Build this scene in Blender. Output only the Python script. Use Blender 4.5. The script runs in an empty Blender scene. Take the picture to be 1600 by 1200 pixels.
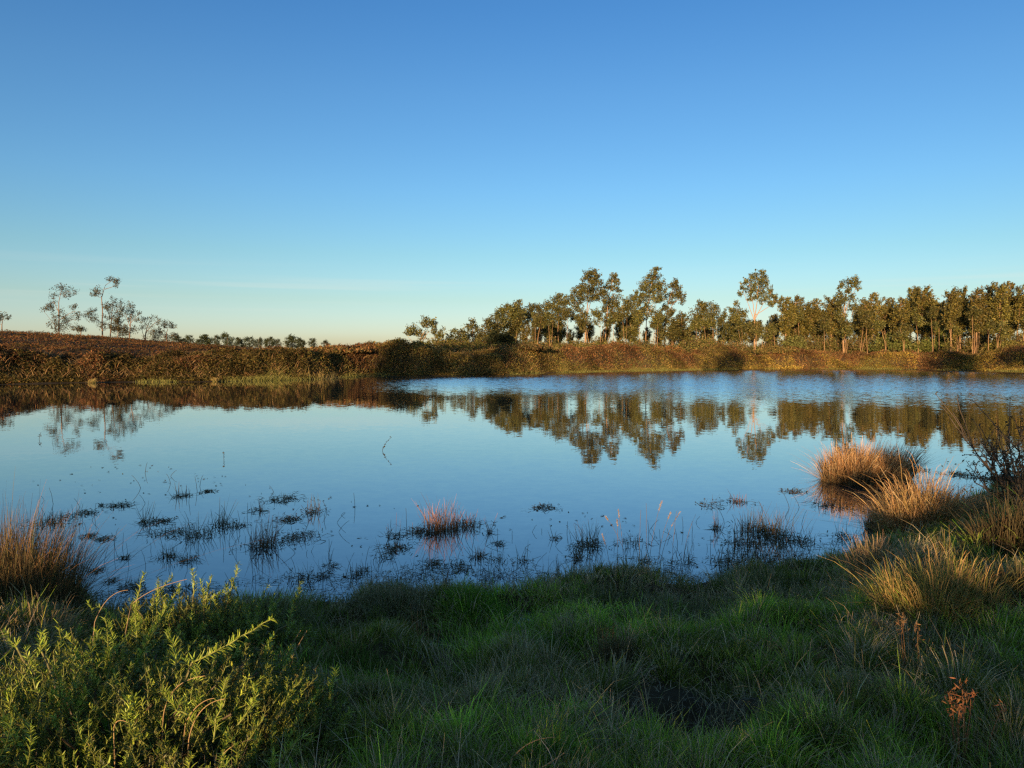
import bpy, math, random
import numpy as np
from mathutils import Vector
R = math.radians
rng = np.random.default_rng(7)
random.seed(7)
S = bpy.context.scene
COL = S.collection

# ------------------------------------------------------------------ camera, sky, sun, exposure
CAMH, PITCH, FPX = 2.2, R(2.34), 1150.0
SUN_EL, SUN_AZ = R(6.5), R(17)            # light travels towards +y and a little +x
cam = bpy.data.cameras.new('camera'); cam.sensor_width = 36; cam.lens = 36 * FPX / 1600
cam.clip_start = 0.05; cam.clip_end = 6000
co = bpy.data.objects.new('camera', cam); COL.objects.link(co)
co.location = (0, 0, CAMH); co.rotation_euler = (math.pi / 2 - PITCH, 0, 0)
S.camera = co

W = bpy.data.worlds.new('World'); S.world = W; W.use_nodes = True
nt = W.node_tree; nt.nodes.clear()
out = nt.nodes.new('ShaderNodeOutputWorld'); bg = nt.nodes.new('ShaderNodeBackground')
sky = nt.nodes.new('ShaderNodeTexSky'); sky.sky_type = 'NISHITA'; sky.sun_disc = False
sky.sun_elevation = SUN_EL; sky.sun_rotation = math.pi + SUN_AZ
sky.air_density = 1.0; sky.dust_density = 0.6; sky.ozone_density = 2.5; sky.altitude = 100
bg.inputs['Strength'].default_value = 0.15
hs_ = nt.nodes.new('ShaderNodeHueSaturation'); hs_.inputs['Saturation'].default_value = 1.18
hs_.inputs['Saturation'].default_value = 1.12
tc = nt.nodes.new('ShaderNodeTexCoord'); sz = nt.nodes.new('ShaderNodeSeparateXYZ'); rp = nt.nodes.new('ShaderNodeValToRGB'); mu = nt.nodes.new('ShaderNodeMixRGB'); mu.blend_type = 'MULTIPLY'; mu.inputs[0].default_value = 1
e = rp.color_ramp.elements; e[0].position = 0.0; e[0].color = (.66, .68, 1.05, 1); e[1].position = .8; e[1].color = (1, 1, 1, 1)
for p_, c_ in ((.028, (.645, .69, 1.03, 1)), (.072, (.59, .605, .69, 1)), (.131, (.555, .605, .63, 1)), (.213, (.53, .613, .69, 1)), (.327, (.49, .585, .69, 1)), (.42, (.41, .545, .69, 1)), (.47, (.43, .55, .69, 1))):
    k_ = e.new(p_); k_.color = c_
e[len(e) - 1].color = (1.45, 1.1, .66, 1)  # unseen overhead sky is tinted warm to offset the blue in the shade
# faint thin cirrus low over the horizon
mp_ = nt.nodes.new('ShaderNodeMapping'); mp_.inputs['Scale'].default_value = (2.2, 2.2, 75); mp_.inputs['Rotation'].default_value = (0, R(-.7), 0); nz = nt.nodes.new('ShaderNodeTexNoise'); nz.inputs['Scale'].default_value = 1.0; nz.inputs['Detail'].default_value = 3
r2 = nt.nodes.new('ShaderNodeMapRange'); r2.interpolation_type = 'SMOOTHSTEP'; r2.inputs['From Min'].default_value = .50; r2.inputs['From Max'].default_value = .72; r2.inputs['To Max'].default_value = .2
bd = nt.nodes.new('ShaderNodeValToRGB'); be = bd.color_ramp.elements; be[0].position = .045; be[0].color = (0, 0, 0, 1); be[1].position = .12; be[1].color = (0, 0, 0, 1); k_ = be.new(.08); k_.color = (1, 1, 1, 1)
cm = nt.nodes.new('ShaderNodeMath'); cm.operation = 'MULTIPLY'; cw = nt.nodes.new('ShaderNodeMixRGB'); cw.inputs[2].default_value = (2.6, 2.5, 2.2, 1)
nt.links.new(tc.outputs['Generated'], mp_.inputs[0]); nt.links.new(mp_.outputs[0], nz.inputs['Vector']); nt.links.new(nz.outputs[0], r2.inputs[0]); nt.links.new(sz.outputs[2], bd.inputs[0])
nt.links.new(r2.outputs[0], cm.inputs[0]); nt.links.new(bd.outputs[0], cm.inputs[1]); nt.links.new(cm.outputs[0], cw.inputs[0])
nt.links.new(tc.outputs['Generated'], sz.inputs[0]); nt.links.new(sz.outputs[2], rp.inputs[0])
nt.links.new(sky.outputs[0], hs_.inputs['Color']); nt.links.new(hs_.outputs[0], mu.inputs[1]); nt.links.new(rp.outputs[0], mu.inputs[2]); nt.links.new(mu.outputs[0], cw.inputs[1]); nt.links.new(cw.outputs[0], bg.inputs['Color']); nt.links.new(bg.outputs[0], out.inputs[0])

sl = bpy.data.lights.new('sun', 'SUN'); sl.energy = 5.0; sl.angle = R(0.5); sl.color = (1.0, 0.66, 0.34)
so = bpy.data.objects.new('sun', sl); COL.objects.link(so)
ldir = Vector((math.sin(SUN_AZ) * math.cos(SUN_EL), math.cos(SUN_AZ) * math.cos(SUN_EL), -math.sin(SUN_EL)))
so.rotation_euler = ldir.to_track_quat('-Z', 'Y').to_euler()
S.view_settings.view_transform = 'Standard'; S.view_settings.look = 'None'
S.view_settings.exposure = 1.15; S.view_settings.gamma = 1.0
S.cycles.use_denoising = False; S.cycles.filter_width = 1.35; S.cycles.max_bounces = 8; S.cycles.transparent_max_bounces = 8

# ------------------------------------------------------------------ where a line of sight meets the place
fw = np.array([0, math.cos(PITCH), -math.sin(PITCH)]); up = np.array([0, math.sin(PITCH), math.cos(PITCH)])
def ray(px, py):
    return fw + np.array([1, 0, 0]) * ((px - 800) / FPX) + up * ((600 - py) / FPX)
def on_water(px, py, z=0.0):
    d = ray(px, py); k = (z - CAMH) / d[2]; return np.array([0, 0, CAMH]) + d * k
def at(px, py, Y):
    d = ray(px, py); return np.array([0, 0, CAMH]) + d * (Y / d[1])

# ------------------------------------------------------------------ noise
_tab = np.random.default_rng(99).random((256, 256))
def vnoise(x, y, s=1.0, ox=0.0):
    x = np.asarray(x, float) / s + ox; y = np.asarray(y, float) / s + ox * 1.7
    xi = np.floor(x).astype(int); yi = np.floor(y).astype(int)
    fx = x - xi; fy = y - yi; fx = fx * fx * (3 - 2 * fx); fy = fy * fy * (3 - 2 * fy)
    g = lambda a, b: _tab[a % 256, b % 256]
    return (g(xi, yi) * (1 - fx) + g(xi + 1, yi) * fx) * (1 - fy) + (g(xi, yi + 1) * (1 - fx) + g(xi + 1, yi + 1) * fx) * fy
def fbm(x, y, s, ox=0.0, n=3):
    a = 0; t = 0
    for i in range(n):
        a = a + vnoise(x, y, s / 2 ** i, ox + i * 13.3) * 0.5 ** i; t += 0.5 ** i
    return a / t
def smooth(a, b, x):
    t = np.clip((x - a) / (b - a), 0, 1); return t * t * (3 - 2 * t)

# ------------------------------------------------------------------ terrain
FAR = [(-900, 640), (-400, 615), (-150, 606), (0, 601), (100, 598.5), (200, 597), (300, 597), (400, 595), (480, 593), (580, 588), (680, 587.5), (780, 587),
       (850, 583.5), (1000, 580), (1100, 578.5), (1200, 577), (1300, 577), (1400, 577.5), (1500, 579), (1600, 581.5), (1800, 587), (2100, 597), (2600, 625)]
_f = np.array([on_water(*p) for p in FAR]); FT = _f[:, 0] / _f[:, 1]; FY = _f[:, 1]
NEAR = [(-900, 760), (-300, 830), (-60, 872), (40, 885), (120, 915), (150, 960), (220, 972), (300, 960), (400, 948), (480, 940), (505, 938), (545, 944), (580, 925), (640, 920), (720, 930), (790, 930), (850, 925),
        (890, 908), (930, 902), (1000, 905), (1080, 916), (1130, 905), (1170, 888), (1250, 884), (1320, 876), (1360, 850), (1395, 832), (1440, 815), (1520, 790), (1590, 752), (1700, 700), (2200, 640)]
_n = np.array([on_water(*p) for p in NEAR]); NT = _n[:, 0] / _n[:, 1]; NY = _n[:, 1]
def yfar(x, y):
    return np.interp(x / np.maximum(y, 4.0), FT, FY)
def ynear(x, y):
    return np.interp(x / np.maximum(y, 2.0), NT, NY)
def hill(x, y):
    return 4.1 * np.exp(-np.where(x > -75, ((x + 75) / 38) ** 2, 0) - np.where(y < 95, ((y - 95) / 33) ** 2, ((y - 95) / 90) ** 2))
def ground_z(x, y):
    x = np.asarray(x, float); y = np.asarray(y, float)
    yf = yfar(x, y); yn = ynear(x, y)
    df = y - yf; dn = yn - y
    wob = (vnoise(x, y, 2.2, 4) - 0.5) * 1.0
    dfw = df + wob
    mounds = (fbm(x, y, 6.0, 3, 4) - 0.34) * 2.6
    tt = x / np.maximum(y, 4.0)
    bankh = np.interp(tt, [-0.8, -0.35, -0.27, -0.2, -0.1, 0.1, 0.5, 0.8], [0.55, 0.7, 1.25, 1.5, 1.55, 1.6, 1.5, 1.3])
    zf = 0.03 + 0.10 * smooth(0, 1.2, dfw) + bankh * smooth(0.5, 4.0, dfw) + mounds * smooth(0.8, 3.0, dfw) * (1 - 0.75 * smooth(12, 26, df)) + hill(x, y) * smooth(0, 6, df) \
        + 0.3 * smooth(20, 60, df) - 2.0 * smooth(250, 900, df)
    hum = (fbm(x, y, 0.46, 8, 2) - 0.45) * 0.36 * smooth(0, 0.8, dn) + (fbm(x, y, 1.7, 5, 2) - 0.45) * 0.22 * smooth(0.2, 1.5, dn)
    zn = 0.01 + 0.05 * smooth(0, 0.3, dn) + 0.42 * smooth(0.2, 4.5, dn) + hum
    zn = zn + 0.45 * smooth(0.9, 2.2, x - 0.45 * (y - 6)) * smooth(6, 9, y) * smooth(0.2, 1.5, dn) * 0
    dp = np.minimum(-df, -dn)
    zp = -np.minimum(0.9, 0.16 * dp) - 0.005
    z = np.where(df > 0, zf, np.where(dn > 0, zn, zp))
    return z

# ------------------------------------------------------------------ mesh building
class MB:
    def __init__(s): s.v = []; s.q = []; s.c = []; s.n = 0
    def add(s, v, q, c):
        v = np.asarray(v, float).reshape(-1, 3); c = np.asarray(c, float)
        if c.ndim == 1: c = np.broadcast_to(c, (len(v), 3))
        s.v.append(v); s.q.append(np.asarray(q, int).reshape(-1, 4) + s.n); s.c.append(c.reshape(-1, 3)); s.n += len(v)
    def build(s, name, mat, parent=None, origin=(0, 0, 0), smooth_=False):
        o = np.asarray(origin, float)
        v = np.concatenate(s.v) - o; q = np.concatenate(s.q); c = np.concatenate(s.c)
        me = bpy.data.meshes.new(name)
        me.vertices.add(len(v)); me.vertices.foreach_set('co', v.astype(np.float32).ravel())
        me.loops.add(len(q) * 4); me.loops.foreach_set('vertex_index', q.astype(np.int32).ravel())
        me.polygons.add(len(q)); me.polygons.foreach_set('loop_start', np.arange(0, len(q) * 4, 4, dtype=np.int32))
        if smooth_: me.polygons.foreach_set('use_smooth', np.ones(len(q), bool))
        at_ = me.attributes.new('Col', 'FLOAT_COLOR', 'POINT')
        at_.data.foreach_set('color', np.concatenate([c, np.ones((len(c), 1))], 1).astype(np.float32).ravel())
        me.update(calc_edges=True); me.materials.append(mat)
        ob = bpy.data.objects.new(name, me); COL.objects.link(ob)
        if parent is not None: ob.parent = parent
        else: ob.location = tuple(o)
        return ob

def tag(o, label=None, cat=None, group=None, kind=None):
    if label: o['label'] = label
    if cat: o['category'] = cat
    if group: o['group'] = group
    if kind: o['kind'] = kind
    return o
def empty(name, loc, label=None, cat=None, group=None):
    o = bpy.data.objects.new(name, None); COL.objects.link(o); o.location = tuple(loc); o.empty_display_size = 0.2
    return tag(o, label, cat, group)
def copy_tree(o, loc, rz=0.0, sc=1.0, label=None, group=None):
    c = o.copy(); COL.objects.link(c); c.location = tuple(loc); c.rotation_euler = (0, 0, rz)
    c.scale = sc if isinstance(sc, tuple) else (sc, sc, sc)
    if label: c['label'] = label
    if group: c['group'] = group
    for ch in list(o.children):
        d = ch.copy(); COL.objects.link(d); d.parent = c
    return c

def ribbons(mb, base, tip, bend, w, c0, c1, seg=3, flat=0.35):
    """Curved blades: base, tip, bend are (N,3); w (N,)."""
    base = np.asarray(base, float); N = len(base); tip = np.asarray(tip, float); bend = np.asarray(bend, float)
    w = np.broadcast_to(np.asarray(w, float), (N,))
    s = np.linspace(0, 1, seg + 1)[None, :, None]
    ctrl = (base + tip) / 2 + bend
    p = base[:, None] * (1 - s) ** 2 + 2 * ctrl[:, None] * s * (1 - s) + tip[:, None] * s ** 2
    a = rng.random(N) * 2 * math.pi
    wv = np.stack([np.cos(a), np.sin(a), (rng.random(N) - .5) * flat], 1)
    ws = (w[:, None, None] * 0.5) * (1 - s * 0.92) ** 0.6
    v = np.stack([p - wv[:, None] * ws, p + wv[:, None] * ws], 2)
    c0 = np.broadcast_to(np.asarray(c0, float), (N, 3)); c1 = np.broadcast_to(np.asarray(c1, float), (N, 3))
    c = (c0[:, None] * (1 - s) + c1[:, None] * s)[:, :, None].repeat(2, 2)
    b = (np.arange(N) * (seg + 1) * 2)[:, None] + (np.arange(seg) * 2)[None]
    q = np.stack([b, b + 1, b + 3, b + 2], 2)
    mb.add(v, q, c)
def leaves(mb, cen, length, width, c, droop=0.5, upbias=0.0):
    """Lens shaped leaf faces at centres; the long axis hangs by droop."""
    cen = np.asarray(cen, float); N = len(cen)
    d = rng.normal(size=(N, 3)); d[:, 2] = d[:, 2] * (1 - droop) - droop * 1.2 + upbias
    d /= np.linalg.norm(d, axis=1)[:, None] + 1e-9
    r = rng.normal(size=(N, 3)); w = np.cross(d, r); w /= np.linalg.norm(w, axis=1)[:, None] + 1e-9
    L = (np.broadcast_to(length, (N,)) * 0.5)[:, None]; Wd = (np.broadcast_to(width, (N,)) * 0.5)[:, None]
    v = np.stack([cen - d * L, cen + w * Wd - d * L * .15, cen + d * L, cen - w * Wd - d * L * .15], 1)
    q = np.arange(N * 4).reshape(N, 4)
    c = np.broadcast_to(np.asarray(c, float), (N, 3))
    mb.add(v, q, c[:, None].repeat(4, 1))
def tube(mb, pts, radii, c, sides=6):
    pts = np.asarray(pts, float); n = len(pts); radii = np.broadcast_to(np.asarray(radii, float), (n,))
    t = np.gradient(pts, axis=0); t /= np.linalg.norm(t, axis=1)[:, None] + 1e-9
    ref = np.where(np.abs(t[:, 2:3]) > 0.9, np.array([[1., 0, 0]]), np.array([[0, 0, 1.]]))
    a = np.cross(t, ref); a /= np.linalg.norm(a, axis=1)[:, None] + 1e-9
    b = np.cross(t, a)
    an = np.arange(sides) / sides * 2 * math.pi
    v = pts[:, None] + radii[:, None, None] * (a[:, None] * np.cos(an)[None, :, None] + b[:, None] * np.sin(an)[None, :, None])
    i = np.arange(n - 1)[:, None] * sides; j = np.arange(sides)[None]
    q = np.stack([i + j, i + (j + 1) % sides, i + sides + (j + 1) % sides, i + sides + j], 2)
    mb.add(v, q, c)
def curve(p0, p1, bow, n=6, jit=0.0):
    p0 = np.asarray(p0, float); p1 = np.asarray(p1, float); s = np.linspace(0, 1, n)[:, None]
    c = (p0 + p1) / 2 + np.asarray(bow, float)
    p = p0 * (1 - s) ** 2 + 2 * c * s * (1 - s) + p1 * s ** 2
    if jit: p[1:-1] += rng.normal(size=(n - 2, 3)) * jit
    return p
def mixcol(N, pal, wts=None, var=0.18):
    pal = np.asarray(pal, float); k = rng.choice(len(pal), N, p=None if wts is None else np.asarray(wts) / np.sum(wts))
    return np.clip(pal[k] * (1 + rng.normal(size=(N, 1)) * var) * (1 + rng.normal(size=(N, 3)) * var * .25), 0.004, 0.9)

# ------------------------------------------------------------------ materials
def mat_col(name, rough=0.65, spec=0.25, transl=0.0, objvar=0.0):
    m = bpy.data.materials.new(name); m.use_nodes = True; t = m.node_tree; L = t.links
    b = t.nodes['Principled BSDF']; b.inputs['Roughness'].default_value = rough; b.inputs['Specular IOR Level'].default_value = spec
    a = t.nodes.new('ShaderNodeAttribute'); a.attribute_name = 'Col'; c = a.outputs['Color']
    if objvar:
        oi = t.nodes.new('ShaderNodeObjectInfo'); hs = t.nodes.new('ShaderNodeHueSaturation')
        mr = t.nodes.new('ShaderNodeMapRange'); mr.inputs['To Min'].default_value = 1 - objvar; mr.inputs['To Max'].default_value = 1 + objvar
        mh = t.nodes.new('ShaderNodeMapRange'); mh.inputs['To Min'].default_value = 0.5 - objvar * .06; mh.inputs['To Max'].default_value = 0.5 + objvar * .06
        L.new(oi.outputs['Random'], mr.inputs['Value']); L.new(oi.outputs['Random'], mh.inputs['Value'])
        L.new(mr.outputs[0], hs.inputs['Value']); L.new(mh.outputs[0], hs.inputs['Hue']); L.new(c, hs.inputs['Color']); c = hs.outputs[0]
    L.new(c, b.inputs['Base Color'])
    if transl:
        tr = t.nodes.new('ShaderNodeBsdfTranslucent'); mx = t.nodes.new('ShaderNodeMixShader'); mx.inputs[0].default_value = transl
        L.new(c, tr.inputs['Color']); L.new(b.outputs[0], mx.inputs[1]); L.new(tr.outputs[0], mx.inputs[2])
        L.new(mx.outputs[0], t.nodes['Material Output'].inputs['Surface'])
    return m
M_LEAF = mat_col('tree_leaves', 0.55, 0.3, 0.22, 0.16)
M_BARK = mat_col('bark', 0.85, 0.15)
M_GRASS = mat_col('grass_blades', 0.6, 0.25, 0.25)
M_DRY = mat_col('dry_grass', 0.7, 0.2, 0.25)
M_SCRUB = mat_col('scrub_leaves', 0.75, 0.12, 0.15)
M_GORSE = mat_col('gorse_spines', 0.5, 0.35, 0.2)

def m_ground():
    m = bpy.data.materials.new('earth'); m.use_nodes = True; t = m.node_tree; L = t.links; b = t.nodes['Principled BSDF']
    b.inputs['Roughness'].default_value = 0.95; b.inputs['Specular IOR Level'].default_value = 0.1
    g = t.nodes.new('ShaderNodeNewGeometry'); n1 = t.nodes.new('ShaderNodeTexNoise'); n1.inputs['Scale'].default_value = 1.3; n1.inputs['Detail'].default_value = 8
    n2 = t.nodes.new('ShaderNodeTexNoise'); n2.inputs['Scale'].default_value = 22; n2.inputs['Detail'].default_value = 5
    r1 = t.nodes.new('ShaderNodeValToRGB'); e = r1.color_ramp.elements
    e[0].position = .3; e[0].color = (.022, .016, .011, 1); e[1].position = .7; e[1].color = (.065, .048, .030, 1)
    L.new(g.outputs['Position'], n1.inputs['Vector']); L.new(g.outputs['Position'], n2.inputs['Vector']); L.new(n1.outputs[0], r1.inputs[0])
    mx = t.nodes.new('ShaderNodeMixRGB'); mx.blend_type = 'OVERLAY'; mx.inputs[0].default_value = .6
    L.new(r1.outputs[0], mx.inputs[1]); L.new(n2.outputs[0], mx.inputs[2]); L.new(mx.outputs[0], b.inputs['Base Color'])
    bp = t.nodes.new('ShaderNodeBump'); bp.inputs['Strength'].default_value = .6; bp.inputs['Distance'].default_value = .04
    L.new(n2.outputs[0], bp.inputs['Height']); L.new(bp.outputs[0], b.inputs['Normal'])
    return m
def m_water():
    m = bpy.data.materials.new('pond_water'); m.use_nodes = True; t = m.node_tree; L = t.links; b = t.nodes['Principled BSDF']
    N = t.nodes.new
    g = N('ShaderNodeNewGeometry'); sx = N('ShaderNodeSeparateXYZ'); L.new(g.outputs['Position'], sx.inputs[0])
    def math_(op, a, b_, c_=None):
        n = N('ShaderNodeMath'); n.operation = op
        for i, v in enumerate((a, b_, c_)):
            if v is None: continue
            if isinstance(v, (int, float)): n.inputs[i].default_value = v
            else: L.new(v, n.inputs[i])
        return n.outputs[0]
    def sstep(v, a, b_):
        n = N('ShaderNodeMapRange'); n.interpolation_type = 'SMOOTHSTEP'; n.inputs['From Min'].default_value = a; n.inputs['From Max'].default_value = b_
        L.new(v, n.inputs['Value']); return n.outputs[0]
    def noise(scale, sxyz, det=2.0):
        mp = N('ShaderNodeMapping'); mp.inputs['Scale'].default_value = sxyz; L.new(g.outputs['Position'], mp.inputs['Vector'])
        n = N('ShaderNodeTexNoise'); n.inputs['Scale'].default_value = scale; n.inputs['Detail'].default_value = det; n.inputs['Roughness'].default_value = .55
        L.new(mp.outputs[0], n.inputs['Vector']); return n.outputs['Color'], n.outputs[0]
    # the breeze reaches the far side of the pond only
    _, pn = noise(.05, (1, .6, 1), 3)
    d = math_('ADD', sx.outputs[1], math_('MULTIPLY', math_('SUBTRACT', pn, .5), 26))
    d = math_('ADD', d, math_('MULTIPLY', sx.outputs[0], .46)); m1 = sstep(d, 26, 58)
    side = math_('ADD', sx.outputs[0], math_('MULTIPLY', sx.outputs[1], 0.16))
    m2 = sstep(side, -9, 3)
    ruf = math_('MULTIPLY', m1, m2)
    ruf = math_('POWER', ruf, 1.4)
    amp = math_('ADD', math_('MULTIPLY', ruf, RUFFLE), CALM)
    c1, _ = noise(11.0, (1, 1.3, 1)); c2, _ = noise(3.2, (1, 1.4, 1), 2)
    va = N('ShaderNodeVectorMath'); va.operation = 'ADD'; L.new(c1, va.inputs[0]); L.new(c2, va.inputs[1])
    vs = N('ShaderNodeVectorMath'); vs.operation = 'SUBTRACT'; L.new(va.outputs[0], vs.inputs[0]); vs.inputs[1].default_value = (1, 1, 1)
    vm = N('ShaderNodeVectorMath'); vm.operation = 'SCALE'; L.new(vs.outputs[0], vm.inputs[0]); L.new(amp, vm.inputs['Scale'])
    vx = N('ShaderNodeVectorMath'); vx.operation = 'MULTIPLY'; L.new(vm.outputs[0], vx.inputs[0]); vx.inputs[1].default_value = (.6, 1, 0)
    vp = N('ShaderNodeVectorMath'); vp.operation = 'ADD'; L.new(vx.outputs[0], vp.inputs[0]); bc = N('ShaderNodeCombineXYZ'); bc.inputs[2].default_value = 1.0; L.new(math_('MULTIPLY', ruf, -0.074), bc.inputs[1]); L.new(bc.outputs[0], vp.inputs[1])
    vn = N('ShaderNodeVectorMath'); vn.operation = 'NORMALIZE'; L.new(vp.outputs[0], vn.inputs[0])
    gl = N('ShaderNodeBsdfGlossy'); gl.inputs['Roughness'].default_value = 0; gl.inputs['Color'].default_value = (1, 1, 1, 1); L.new(vn.outputs[0], gl.inputs['Normal'])
    df = N('ShaderNodeBsdfDiffuse'); df.inputs['Color'].default_value = (.008, .016, .026, 1)
    fr = N('ShaderNodeFresnel'); fr.inputs['IOR'].default_value = 1.333; L.new(vn.outputs[0], fr.inputs['Normal'])
    mx = N('ShaderNodeMixShader'); L.new(math_('POWER', fr.outputs[0], .55), mx.inputs[0]); L.new(df.outputs[0], mx.inputs[1]); L.new(gl.outputs[0], mx.inputs[2])
    L.new(mx.outputs[0], t.nodes['Material Output'].inputs['Surface']); t.nodes.remove(b)
    return m
RUFFLE, CALM = 0.20, 0.014

# ------------------------------------------------------------------ ground and water
def grid_obj(name, xs, ys, zf, mat):
    X, Y = np.meshgrid(xs, ys); Z = zf(X, Y); nx, ny = len(xs), len(ys)
    i = (np.arange(ny - 1)[:, None] * nx + np.arange(nx - 1)[None]).ravel()
    mb = MB(); mb.add(np.stack([X, Y, Z], 2), np.stack([i, i + 1, i + 1 + nx, i + nx], 1), (.1, .1, .1))
    return mb.build(name, mat, smooth_=True)
geo = lambda a, b, n: np.geomspace(a, b, n)
xs = np.concatenate([-geo(2500, 112, 24), np.arange(-110, -10, 1.0), np.arange(-10, 13, .14), np.arange(13, 130, 1.0), geo(132, 2500, 24)])
ys = np.concatenate([-geo(2500, 52, 14), np.arange(-50, 0, 1.2), np.arange(0, 9.5, .1), np.arange(9.5, 16, .3), np.arange(16, 44, 1.2), np.arange(44, 135, .6), np.arange(135, 230, 2.5), geo(232, 2600, 22)])
g_ = tag(grid_obj('ground', xs, ys, ground_z, m_ground()), kind='structure')
w_ = tag(grid_obj('water', np.linspace(-135, 150, 60), np.linspace(3.5, 125, 40), lambda x, y: np.zeros_like(x), m_water()), kind='structure')

# ------------------------------------------------------------------ trees
EUC = [(.100, .094, .022), (.066, .070, .020), (.140, .120, .031), (.042, .046, .016)]
BARK = (.25, .155, .085)
def add_clump(mb, c, r, n, ls, pal, droop=.55):
    """Leaves of one clump of foliage: gathered round a few twig ends inside it."""
    k = max(5, int(6 + 8 * min(1, r[0] / 1.5)))
    sub = rng.normal(size=(k, 3)); sub /= np.linalg.norm(sub, axis=1)[:, None]
    sub = sub * (rng.random((k, 1)) ** .45) * 1.12 * np.asarray(r)
    i = rng.integers(0, k, n)
    dv = sub / (np.asarray(r) + 1e-6) * .6 + [0, 0, .75]; dv /= np.linalg.norm(dv, axis=1)[:, None]
    p = np.asarray(c) + sub[i] + np.clip(rng.normal(size=(n, 3)), -1.9, 1.9) * np.asarray(r) * .23 + dv[i] * ((np.minimum(rng.exponential(size=(n, 1)), 1.7) * .6 - .45) * np.min(r))
    cl = mixcol(n, pal) * (0.8 + .4 * rng.random((k, 1)))[i]
    leaves(mb, p, ls * (.6 + .8 * rng.random(n)), ls * .42 * (.6 + .8 * rng.random(n)), cl, droop)
def tree(name, label, base, trunk, clumps, cat='tree', group=None, ls=.42, dens=26, pal=EUC, bark=BARK, r0=.2, forks=()):
    """trunk: world polyline; clumps: (centre, (rx,ry,rz)); forks: more stems (polylines)."""
    e = empty(name, base, label, cat, group)
    tb, cb = MB(), MB(); trunk = np.asarray(trunk, float)
    def stem(pl, ra, rb):
        pl = np.asarray(pl, float); s = np.linspace(0, 1, len(pl)); n = max(6, len(pl) * 3); ss = np.linspace(0, 1, n)
        P = np.stack([np.interp(ss, s, pl[:, k]) for k in range(3)], 1); P[1:-1] += rng.normal(size=(n - 2, 3)) * ra * .25
        tube(tb, P, np.interp(ss, [0, .12, 1], [ra * 1.25, ra, rb]), np.asarray(bark) * (0.85 + .3 * rng.random((n * 6, 1))), 6)
        return P
    allp = [stem(trunk, r0, r0 * .22)] + [stem(f, r0 * .5, r0 * .15) for f in forks]
    tp = np.concatenate([a[len(a) // 5:] for a in allp])
    for c, r in clumps:
        c = np.asarray(c, float)
        d = np.linalg.norm((tp - c) * [1, 1, .7], axis=1) + np.where(tp[:, 2] > c[2] - .1, 3.0, 0)
        p0 = tp[np.argmin(d)]
        tube(tb, curve(p0, c, [0, 0, -.12 * np.linalg.norm(c - p0)], 5, .03), np.linspace(r0 * .24, r0 * .07, 5), np.asarray(bark) * .9, 4)
        for _ in range(5):
            q = c + rng.normal(size=3) * np.asarray(r) * .6
            tube(tb, curve(c * .6 + p0 * .4, q, rng.normal(size=3) * .1, 4), np.linspace(r0 * .1, r0 * .03, 4), np.asarray(bark) * .8, 3)
        n = int(dens * 9 * r[0] * r[2] * (.42 / ls) ** 2) + 14
        add_clump(cb, c, r, n, ls, pal)
    tb.build('trunk', M_BARK, e, base, True); cb.build('crown', M_LEAF, e, base)
    return e
def tree_px(name, label, Y, trunk, clumps, forks=(), depth=1.0, r0=None, fat=1.15, **k):
    """A tree standing Y metres off; trunk and clumps are given as seen, and get their own depth and thickness."""
    m = Y / FPX
    P = lambda l: [at(a, b, Y) for a, b in l]
    bx = at(*trunk[0], Y); z0 = float(ground_z(bx[0], Y)) - .15; base = np.array([bx[0], Y, z0])
    T = [base] + P(trunk[1:] if bx[2] < z0 + .6 else trunk)
    cl = []
    for (a, b, rx, ry) in clumps:
        c = at(a, b, Y); c[1] += rng.normal() * rx * m * .7 * depth
        cl.append((c, (rx * m * fat, max(rx, ry) * m * .9 * fat, ry * m * fat)))
    fk = [[base if i == 0 and f[0] is None else at(*q, Y) for i, q in enumerate(f)] for f in forks]
    return tree(name, label, base, T, cl, r0=r0 or .0014 * Y / 1.7, forks=fk, **k)

FOREST = 'eucalyptus trees on the far bank'
HILL = 'trees on the bracken hill'
EU = 'eucalyptus_tree'
# --- the hill
THIN = [(.055, .060, .030), (.075, .075, .035), (.085, .065, .035)]
def hilltree(label, Y, trunk, cl, forks=(), dens=13, **k):
    return tree_px(EU, label, Y, trunk, cl, forks, group=HILL, ls=.22, dens=dens * .95, fat=1.2, r0=.085, pal=THIN, bark=(.16, .11, .08), **k)
hilltree('small sparse tree cut off by the picture edge on the bracken hill', 100, [(3, 514), (4, 503), (5, 495)], [(4, 493, 9, 5), (11, 497, 4, 4), (-3, 497, 6, 4), (-4, 503, 5, 4)])
hilltree('airy spreading tree with three separate leaf clusters on the bracken hill', 105, [(92, 520), (92, 490), (92, 470), (97, 450)],
         [(92, 449, 10, 4), (102, 455, 9, 5), (108, 462, 5, 4), (82, 461, 5, 4), (75, 474, 7, 5), (67, 482, 7, 4), (80, 480, 6, 5), (115, 480, 7, 4), (124, 490, 8, 4), (120, 497, 5, 3),
          (95, 493, 8, 7), (102, 502, 7, 7), (88, 505, 8, 8), (97, 512, 10, 6)],
         [[(92, 488), (84, 472), (72, 478)], [(93, 500), (108, 490), (120, 486)], [None, (86, 508), (68, 486)]])
hilltree('little round bush alone between the two tall hill trees', 105, [(126, 519), (126, 512)], [(126, 512, 7, 4), (123, 515, 7, 3)], dens=26)
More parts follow.
